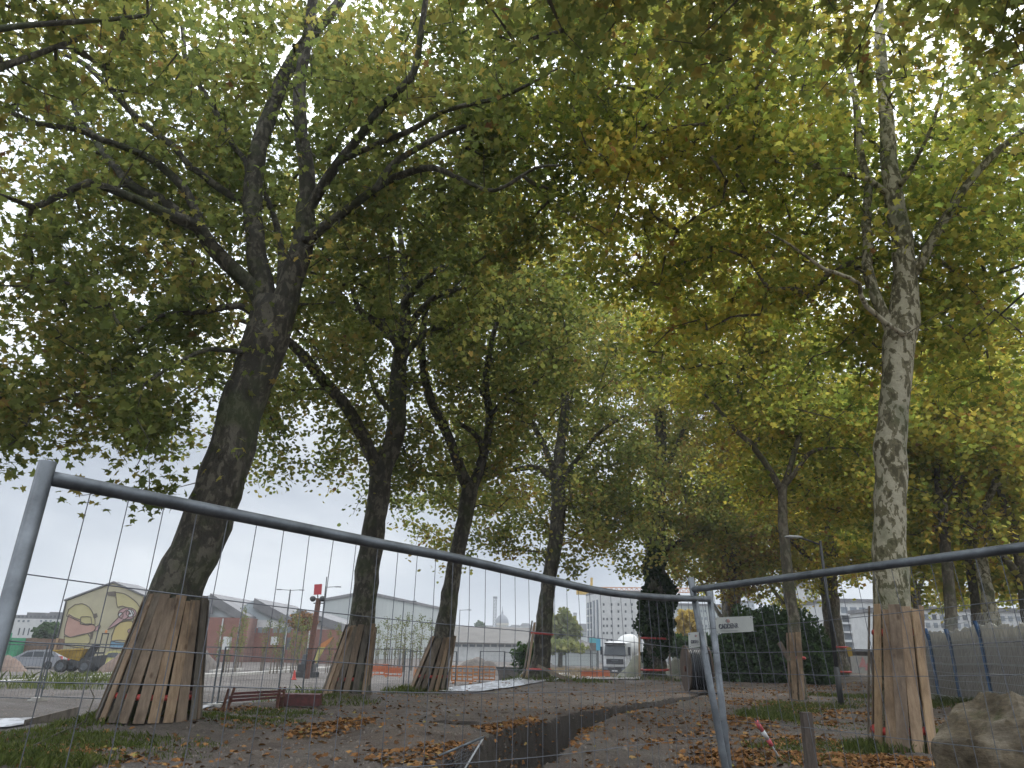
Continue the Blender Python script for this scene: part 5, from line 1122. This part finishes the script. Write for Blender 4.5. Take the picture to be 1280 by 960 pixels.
box_b('wall',b_,694,748,811,Yq,8,M_offw); e0,e1=at(692,810,Yq),at(760,812,Yq); rr0=at(680,798,Yq+4); slab(b_,'roof',[(e0[0],Yq-.5,e0[2]),(e1[0],Yq-.5,e0[2]),(e1[0]-3,Yq+5,e0[2]+.5),(e0[0],Yq+5,rr0[2])],M_shedroof)
# domed church
Yq=640; k_=mpp(Yq); cx_=wx(627.5,785,Yq); zdr=at(627,792,Yq)[2]; z0=at(627,779,Yq)[2]
ch=thing('domed_church','distant pale church with a blue-grey dome and spire','church',(cx_,Yq,ZB))
MB().lathe((cx_,Yq,0),[(8*k_,ZB),(8*k_,z0-1),(8.8*k_,z0-.9),(8.8*k_,z0)],20).build('drum',M_cream,ch)
MB().lathe((cx_,Yq,z0),[(8.4*k_,0),(8.2*k_,2*k_),(7.3*k_,5*k_),(5.3*k_,8*k_),(2.6*k_,10*k_),(1.2*k_,11*k_),(1.1*k_,13.5*k_),(.5*k_,15*k_),(.12*k_,21*k_)],24).build('dome',M('slate_dome',(.05,.06,.08),(.075,.09,.11),.15,.6),ch,smooth=False)
for i in range(9):
    a=math.radians(200+i*17.5); p=(cx_+8.05*k_*math.cos(a),Yq+8.05*k_*math.sin(a),z0-5*k_); MB().box(p,(1.0*k_,.8,5*k_),a+PI/2).build('window',M_glass,ch)
MB().box((cx_+11*k_,Yq+8,(zdr+ZB)/2+3),(14*k_,18,zdr-ZB+7)).build('nave',M_white,ch)
def lattice(m_,a,b_,w,n,t=.12):
    a,b_=np.array(a,float),np.array(b_,float); d=(b_-a)/n; ax_=(b_-a)/np.linalg.norm(b_-a)
    u=np.cross(ax_,[0,1,0]); u/=np.linalg.norm(u); v=np.cross(ax_,u); C_=[u*w/2+v*w/2,u*w/2-v*w/2,-u*w/2-v*w/2,-u*w/2+v*w/2]
    for c_ in C_: m_.bar(a+c_,b_+c_,t,up=(0.3,1,0.2))
    for i in range(n):
        for j in range(4):
            p=a+d*i+C_[j]; q=a+d*(i+1)+C_[(j+1)%4]; m_.bar(p,q,t*.7,up=(.2,1,.4)); m_.bar(p,a+d*i+C_[(j+1)%4],t*.7,up=(.2,1,.4))
def mast(label,px_,ptop,Y,wpx,n,t):
    x=wx(px_,ptop+20,Y); zt=at(px_,ptop,Y)[2]; m_=MB(); lattice(m_,(x,Y,ZB),(x,Y,zt),wpx*mpp(Y),n,t); ob=thing('lattice_mast',label,'mast',(x,Y,ZB),'lattice masts on the skyline'); m_.build('mast_lattice',M_galv,ob)
    MB().box((x,Y,zt),(wpx*mpp(Y)*1.5,wpx*mpp(Y)*1.5,1.2)).build('platform',M_galv,ob)
mast('tall lattice mast just left of the dome',618.5,747,480,3.6,16,.35)
mast('shorter lattice mast between the fourth trunk and the white block',719,767,520,3.,9,.4)
# skyline houses
for i,(x0,x1,yt,Y_,mt,lab) in enumerate([(556,584,788,420,M_white,'white low building at the left end of the skyline'),(582,606,789,460,M_cream,'cream low building left of the mast on the skyline'),(604,618,786,520,M_white,'pale building touching the mast on the skyline'),(636,652,785,560,M_white,'pale building right of the dome'),
    (650,664,783,540,M_offw,'taller pale building with roof box right of the dome'),(662,680,787,500,M_white,'white building left of the fourth trunk on the skyline'),(716,736,790,330,M_offw,'grey long building left of the white tower block'),(722,735,785,400,M_greyroof,'dark-roofed building left of the white tower block'),
    (540,560,790,380,M_offw,'grey building behind the third trunk on the skyline'),(676,700,790,520,M_offw,'grey building behind the fourth trunk on the skyline')]):
    hb=thing('distant_building',lab,'building',(wx((x0+x1)/2,795,Y_),Y_,ZB),'buildings on the far skyline'); box_b('wall',hb,x0,x1,yt,Y_,20,mt); x_a,x_b=wx(x0,790,Y_),wx(x1,790,Y_); zt=at((x0+x1)/2,yt,Y_)[2]
    MB().prism([(x_a-.5,Y_-.5,zt+.02),(x_b+.5,Y_-.5,zt+.02),((x_a+x_b)/2+(x_b-x_a)*.3,Y_-.5,zt+2.2),((x_a+x_b)/2-(x_b-x_a)*.3,Y_-.5,zt+2.2)],(0,21,0)).build('roof',M_greyroof,hb)
    for j in range(int((x1-x0)/3)): win(hb,x0+1+j*3,x0+2.4+j*3,yt+2.2,yt+4.4,Y_,M_glass,out=.2)
# white tower block with square windows
Yq=150; b_=B('tower_block','white rounded tower block with small square windows behind the lorry',765,Yq)
F0=[(wx(733,790,162),162),(wx(752,790,Yq),Yq),(wx(802,790,Yq),Yq),(wx(812,790,170),170),(wx(760,790,176),176)]
zt=at(765,741,Yq)[2]; MB().prism([(x,y,ZB) for x,y in F0],(0,0,zt-ZB)).build('wall',M_white,b_)
MB().prism([(x,y,zt+.02) for x,y in F0],(0,0,.5)).build('parapet',M_greyroof,b_)
for y in (755.6,764.4,773.7,782.3,791.2,800):
    for x in (754.6,758.9,764.4,773.,782.,790.): 
        if y<770 and x in(758.9,): continue
        win(b_,x-1.05,x+1.05,y-1.5,y+1.5,Yq,M_glass)
    for f in (.15,.35,.55,.78):
        x=F0[0][0]*(1-f)+F0[1][0]*f; yy=F0[0][1]*(1-f)+F0[1][1]*f; zc=at(742,y,156)[2]; MB().box((x-.1,yy-.1,zc),(.9,.25,1.1 if f<.5 else 1.5),math.atan2(F0[1][1]-F0[0][1],F0[1][0]-F0[0][0])).build('window',M_glasspale,b_)
# tower crane
cr=thing('tower_crane','yellow tower crane behind the white tower block','crane',(wx(739,745,190),190,ZB))
x=wx(739,745,190); zt=at(739,742,190)[2]; m_=MB(); lattice(m_,(x,190,ZB),(x,190,zt),1.8,16,.16); m_.build('mast_lattice',M_yellow,cr)
m_=MB(); lattice(m_,(x,190,zt+1),(x+33,197,zt+2.0),1.1,24,.13); m_.build('jib',M_orange2,cr)
MB().box((x-2,190,zt+.7),(3.6,2,2.0)).build('counterweight',M_yellow,cr); MB().box((x+1.6,189.2,zt+.4),(1.6,1.4,1.9)).build('cab',M_yellow,cr); MB().bar((x,190,zt),(x+.2,190,zt+4),.6,up=(0,1,0)).build('mast_head',M_yellow,cr)
# hoarding
hd_=thing('site_hoarding','turquoise, blue and white hoarding boards left of the lorry','hoarding',(wx(747,806,105),105,ZB))
for x0,x1,y0,y1,mt in ((737,745,797.5,803.5,M_turq),(745.2,750.5,798.5,813,M_cyan),(750.7,756,799,813,M_whitep),(737,745,803.8,813,M_asph)):
    p=at(x0,y1,105); q=at(x1,y0,105); MB().box(((p[0]+q[0])/2,105,(p[2]+q[2])/2),(q[0]-p[0],.1,q[2]-p[2])).build('board',mt,hd_)
for x in (738,747,755): p=at(x,800,105.2); MB().bar((p[0],105.2,ZB),(p[0],105.2,p[2]),.15,up=(0,1,0)).build('post',M_dark,hd_)
# apartment blocks on the right
def block(label,px0,px1,ptop,Y,depth,mt,cols,rows,y0,dy,ww,wh,gl=M_glasspale,name='apartment_block',band=None):
    b_=B(name,label,(px0+px1)/2,Y); box_b('wall',b_,px0,px1,ptop,Y,depth,mt); zt=at((px0+px1)/2,ptop,Y)[2]; xa,xb=wx(px0,790,Y),wx(px1,790,Y)
    MB().box(((xa+xb)/2,Y+depth/2,zt+.25),(xb-xa+.4,depth+.4,.5)).build('parapet',M_greyroof,b_)
    kz=mpp(Y)
    for r in range(rows):
        for c in range(cols):
            x=xa+(xb-xa)*(c+.5)/cols; z=zt-(y0+dy*r)*kz
            if z<ZB+.5: continue
            MB().box((x,Y-.03,z),(ww*kz,.08,wh*kz)).build('window',gl if (r*3+c*5)%4 else M_glass,b_)
    if band:
        for r in range(rows): MB().box(((xa+xb)/2,Y-.35,zt-(y0+dy*r+wh*.75)*kz),(xb-xa,.7,.25*1)).build('balcony_band',M_whitep,b_)
    return b_
block('pale grey apartment block behind the crossing posts',846,906,757.5,170,14,M_offw,12,4,6,9,2.2,3.2)
block('bluish slab tower peeking right of the trunk behind the wide sign',927,946,753,230,14,M_paleroof,4,5,4,7,2,3)
block('long low pale block above the laurel hedge',946,1026,771,190,14,M_white,16,3,5,7,2.6,2.6)
block('narrow white tower left of the trunk behind the street lamp',1010,1030,731,140,12,M_white,2,11,7,9,3.6,4.2)
block('white apartment block with gridded balconies left of the mottled trunk',1042,1122,753,118,14,M_white,7,6,10,10.5,8.2,7.4,M_glasspale,band=True)
block('white apartment block glimpsed beyond the blue-posted fence',1128,1300,764,96,14,M_white,18,4,8,10,5.,6)
# low shed and pink block by the street lamp
Yq=62; s_=thing('dark_shed','low dark shed roof left of the tall raw boards','shed',(wx(1078,825,Yq),Yq,-.5)); box_b('wall',s_,1064,1100,814,Yq,4,M_asph,zb=-.9,pyx=825); box_b('roof',s_,1062,1102,811.5,Yq-.4,5,M_greyroof,zb=at(1080,814,Yq)[2]+.03,pyx=825)
s_=thing('painted_block','pink and grey graffiti covered block in front of the dark shed','block',(wx(1079,830,58),58,-.5)); box_b('body',s_,1073,1088,820,58,1.2,M_kerb,zb=-.8,pyx=832)
for pts in ([(1074,834),(1078,820.5),(1081,826),(1083,834)],[(1081,838),(1084,829),(1087,830),(1087,838)]): MB().prism([(p[0],57.97,p[2]) for p in (at(x,y,57.97) for x,y in pts)],(0,.02,0)).build('graffiti_patch',M_pink,s_)
# ------------------------------------------------------------------ vehicles
def wheel(parent,c,r,w,ax='y'):
    wh=MB().lathe(c,[(r*.75,-w/2),(r,-w*.4),(r,w*.4),(r*.75,w/2)],20,ax).build('wheel',M_tyre,parent,smooth=False); MB().lathe(c,[(r*.58,-w*.53),(r*.58,w*.53)],14,ax).build('rim',M_galv,wh)
def prof(parent,name,pts,y0,y1,mt,bv=.05):
    ob=MB().prism([(x,y0,z) for x,z in pts],(0,y1-y0,0)).build(name,mt,parent)
    if bv: b=ob.modifiers.new('bevel','BEVEL'); b.width=bv; b.segments=2
    return ob
def car(name,label,cat,loc,rz,mt,van=False):
    r_=thing(name,label,cat,(0,0,0)); hw=.88
    top=[(-2.3,.35),(-2.3,.62),(-2.1,.78),(-1.25,.93),(-.55,1.38),(.2,1.48),(1.55,1.44),(2.1,.98),(2.28,.85),(2.3,.4),(2.15,.28),(-2.15,.28)]
    prof(r_,'body',top,-hw,hw,mt,.07)
    for s_ in (-1,1):
        y=s_*(hw+.012)
        for pts in ([(-1.0,.97),(-.5,1.32),(-.02,1.38),(-.02,.97)],[(.06,.97),(.06,1.39),(.85,1.39),(.85,.97)],[(.93,.97),(.93,1.38),(1.45,1.34),(1.8,.99)]): MB().prism([(x,y-.01,z) for x,z in pts],(0,.02,0)).build('window',M_glass,r_)
        wheel(r_,(-1.45,s_*.80,.33),.33,.22); wheel(r_,(1.4,s_*.80,.33),.33,.22)
        MB().box((2.2,s_*.68,.88),(.22,.3,.34)).build('tail_light',M_redtube,r_); MB().box((-2.24,s_*.62,.66),(.16,.34,.14)).build('headlight',M_glasspale,r_)
    MB().prism([(-1.2,-.75,.98),(-1.2,.75,.98),(-.62,.68,1.37),(-.62,-.68,1.37)],(-.03,0,.04)).build('windscreen',M_glass,r_)
    MB().box((2.31,0,.5),(.05,.5,.12)).build('number_plate',M_whitep,r_)
    for s_ in (-.6,.6): MB().bar((-.3,s_,1.50),(1.5,s_,1.49),.04).build('roof_rail',M_galv,r_)
    r_.location=loc; r_.rotation_euler=(0,0,rz)
c=at(44,833,66); car('parked_car','silver estate car parked before the brown board fence at far left','car',(c[0],66,gz(c[0],66)),.12,M_silver)
c=at(150,826,68); car('parked_car','pale yellow car half hidden behind the earth heap under the mural','car',(c[0],68,gz(c[0],68)),-.5,M_lemon)
# dumper
Yq=60; c=at(100,838,Yq); dp=thing('site_dumper','yellow skip dumper with grey wheels below the mural','dumper',(c[0],Yq,gz(c[0],Yq))); o=np.array([c[0],Yq,gz(c[0],Yq)])
P=lambda pts:[(at(x,y,Yq)[0],at(x,y,Yq)[2]) for x,y in pts]
pts=P([(73,813),(90,811.5),(112,811),(108,820),(103,826),(95,823),(81,817)]); MB().hexa([(pts[6][0]+.6,Yq-.5,pts[5][1]),(pts[4][0],Yq-.5,pts[4][1]),(pts[4][0],Yq+.5,pts[4][1]),(pts[6][0]+.6,Yq+.5,pts[5][1])],[(pts[0][0],Yq-.85,pts[0][1]),(pts[2][0],Yq-.85,pts[2][1]),(pts[2][0],Yq+.85,pts[2][1]),(pts[0][0],Yq+.85,pts[0][1])]).build('skip',M_yellow,dp)
MB().bar((pts[0][0],Yq-.87,pts[0][1]),(pts[2][0],Yq-.87,pts[2][1]),.08).build('skip_rim',M_yellow,dp)
MB().hexa([(o[0]-1.3,Yq-.45,o[2]+.5),(o[0]+1.6,Yq-.45,o[2]+.45),(o[0]+1.6,Yq+.45,o[2]+.45),(o[0]-1.3,Yq+.45,o[2]+.5)],[(o[0]-1.1,Yq-.4,o[2]+.85),(o[0]+1.7,Yq-.4,o[2]+1.3),(o[0]+1.7,Yq+.4,o[2]+1.3),(o[0]-1.1,Yq+.4,o[2]+.85)]).build('chassis',M_dark,dp)
MB().hexa([(o[0]+.25,Yq-.42,o[2]+1.1),(o[0]+.6,Yq-.42,o[2]+1.1),(o[0]+.6,Yq+.42,o[2]+1.1),(o[0]+.25,Yq+.42,o[2]+1.1)],[(o[0]+.75,Yq-.42,o[2]+2.1),(o[0]+.95,Yq-.42,o[2]+2.1),(o[0]+.95,Yq+.42,o[2]+2.1),(o[0]+.75,Yq+.42,o[2]+2.1)]).build('dashboard',M_dark,dp)
MB().box((o[0]+1.2,Yq,o[2]+1.45),(.45,.5,.12)).build('seat',M_black,dp)
for s_ in (-.45,.45): MB().tube([(o[0]+1.35,Yq+s_,o[2]+1.2),(o[0]+1.4,Yq+s_,o[2]+2.9)],.045,6).build('roll_bar_post',M_dark,dp)
MB().bar((o[0]+1.4,Yq-.48,o[2]+2.9),(o[0]+1.4,Yq+.48,o[2]+2.9),.09).build('roll_bar',M_dark,dp); MB().lathe((o[0]+1.4,Yq,o[2]+2.95),[(.09,0),(.09,.18),(.04,.22)],8).build('beacon',M_orange2,dp)
for x in (-1.1,.75):
    for s_ in (-.75,.75): wheel(dp,(o[0]+x,Yq+s_,o[2]+.46),.48,.38)
# mixer lorry
c=at(769,838.5,74); tk=thing('mixer_lorry','white concrete mixer lorry facing the camera beside the gravel heap','lorry',(0,0,0))
def fb(name,x0,x1,z0,z1,y,mt,t=.05): return MB().box(((x0+x1)/2,y-t/2,(z0+z1)/2),(x1-x0,t,z1-z0)).build(name,mt,tk)
cb=MB().hexa([(-1.22,0,.95),(1.22,0,.95),(1.25,2.0,.95),(-1.25,2.0,.95)],[(-1.12,.28,3.25),(1.12,.28,3.25),(1.2,2.0,3.35),(-1.2,2.0,3.35)]).build('cab',M_whitep,tk); bv=cb.modifiers.new('bevel','BEVEL'); bv.width=.12; bv.segments=3
ws=MB().hexa([(-1.1,.04,2.0),(1.1,.04,2.0),(1.1,.2,2.0),(-1.1,.2,2.0)],[(-1.0,.19,2.98),(1.0,.19,2.98),(1.0,.3,2.98),(-1.0,.3,2.98)]).build('windscreen',M_glass,tk)
MB().bar((-1.0,.12,3.12),(1.0,.12,3.12),.3,.16).build('sun_visor',M_dark,tk)
fb('grille',-.85,.85,1.25,1.72,-.0,M_black,.06); fb('grille_bar',-.8,.8,1.36,1.40,-.07,M_galv,.02); fb('emblem',-.35,.35,1.52,1.64,-.07,M_galv,.02)
fb('bumper',-1.25,1.25,.42,.94,.08,M_dark,.25); fb('number_plate',-.28,.28,.58,.70,-.18,M_whitep,.02)
for s_ in (-1,1):
    fb('headlight',s_*.92-.22,s_*.92+.22,.72,.92,-.18,M_glasspale,.03); MB().box((s_*1.42,.25,2.45),(.18,.22,.75)).build('mirror',M_black,tk); MB().box((s_*1.245,1.0,2.45),(.03,.9,.8)).build('side_window',M_glass,tk)
    for y in (.95,5.2,6.5): wheel(tk,(s_*1.05,y,.5),.5,.34,'x')
    fb('wiper',-.5*s_-.25,-.5*s_+.3,2.02,2.06,.0,M_black,.02)
MB().box((0,4.6,.85),(.9,6.4,.3)).build('chassis',M_dark,tk)
MB().lathe((0,0,0),[(0.05,0)],3) if False else None
m_=MB(); pr=[(.5,0),(.95,.5),(1.22,1.6),(1.22,2.6),(.9,4.0),(.45,5.0)]; n_=20; vs=[]
for r,l in pr:
    for j in range(n_): a_=2*PI*j/n_; vs.append((r*math.cos(a_),2.5+l*.97,2.25+l*.26+r*math.sin(a_)*.98))
m_.add(vs,[(i*n_+j,i*n_+(j+1)%n_,(i+1)*n_+(j+1)%n_,(i+1)*n_+j) for i in range(len(pr)-1) for j in range(n_)]+[tuple(range(n_-1,-1,-1)),tuple(range((len(pr)-1)*n_,len(pr)*n_))]); m_.build('drum',M_white,tk,smooth=True)
MB().box((0,2.4,1.9),(1.4,.3,1.6)).build('drum_stand',M_whitep,tk); MB().hexa([(-.4,7.2,2.9),(.4,7.2,2.9),(.4,7.9,2.7),(-.4,7.9,2.7)],[(-.6,7.1,3.9),(.6,7.1,3.9),(.6,8.1,3.9),(-.6,8.1,3.9)]).build('hopper',M_whitep,tk)
tk.location=(c[0],74,gz(c[0],74)); tk.rotation_euler=(0,0,-.42)
# ------------------------------------------------------------------ low ridge closing the horizon
X_=np.linspace(-1490,1490,160); V=[]
for j,(dy,f) in enumerate([(0,0),(60,.7),(160,1.),(420,0)]):
    for x in X_: V.append((x,1200+dy,-2+f*(14+7*mnoise.noise(Vector((x*.004,1,0)))+2.5*mnoise.noise(Vector((x*.03,4,0))))))
n=len(X_); F=[(j*n+i,j*n+i+1,(j+1)*n+i+1,(j+1)*n+i) for j in range(3) for i in range(n-1)]
tag(npmesh('hills',np.array(V),np.array(F),M('far_woods',(.10,.13,.13),(.16,.19,.19),.02,.95),smooth=True),'low wooded rise on the horizon',None,None,'structure')
# ------------------------------------------------------------------ thin haze volume added round everything, lifts the darks like a lens veil
hz=MB().box((0,680,23.5),(3100,2120,53))
mt=bpy.data.materials.new('veil_haze'); mt.use_nodes=True; nt=mt.node_tree; nt.nodes.remove(nt.nodes['Principled BSDF'])
pv=nt.nodes.new('ShaderNodeVolumePrincipled'); pv.inputs['Density'].default_value=.0008; pv.inputs['Color'].default_value=(.88,.91,.95,1); nt.links.new(pv.outputs[0],nt.nodes['Material Output'].inputs['Volume'])
tag(hz.build('haze',mt),'thin haze added over the whole site to veil the darks','haze',None,'stuff')
for o in list(bpy.data.objects):
    if '_o' in o: del o['_o']
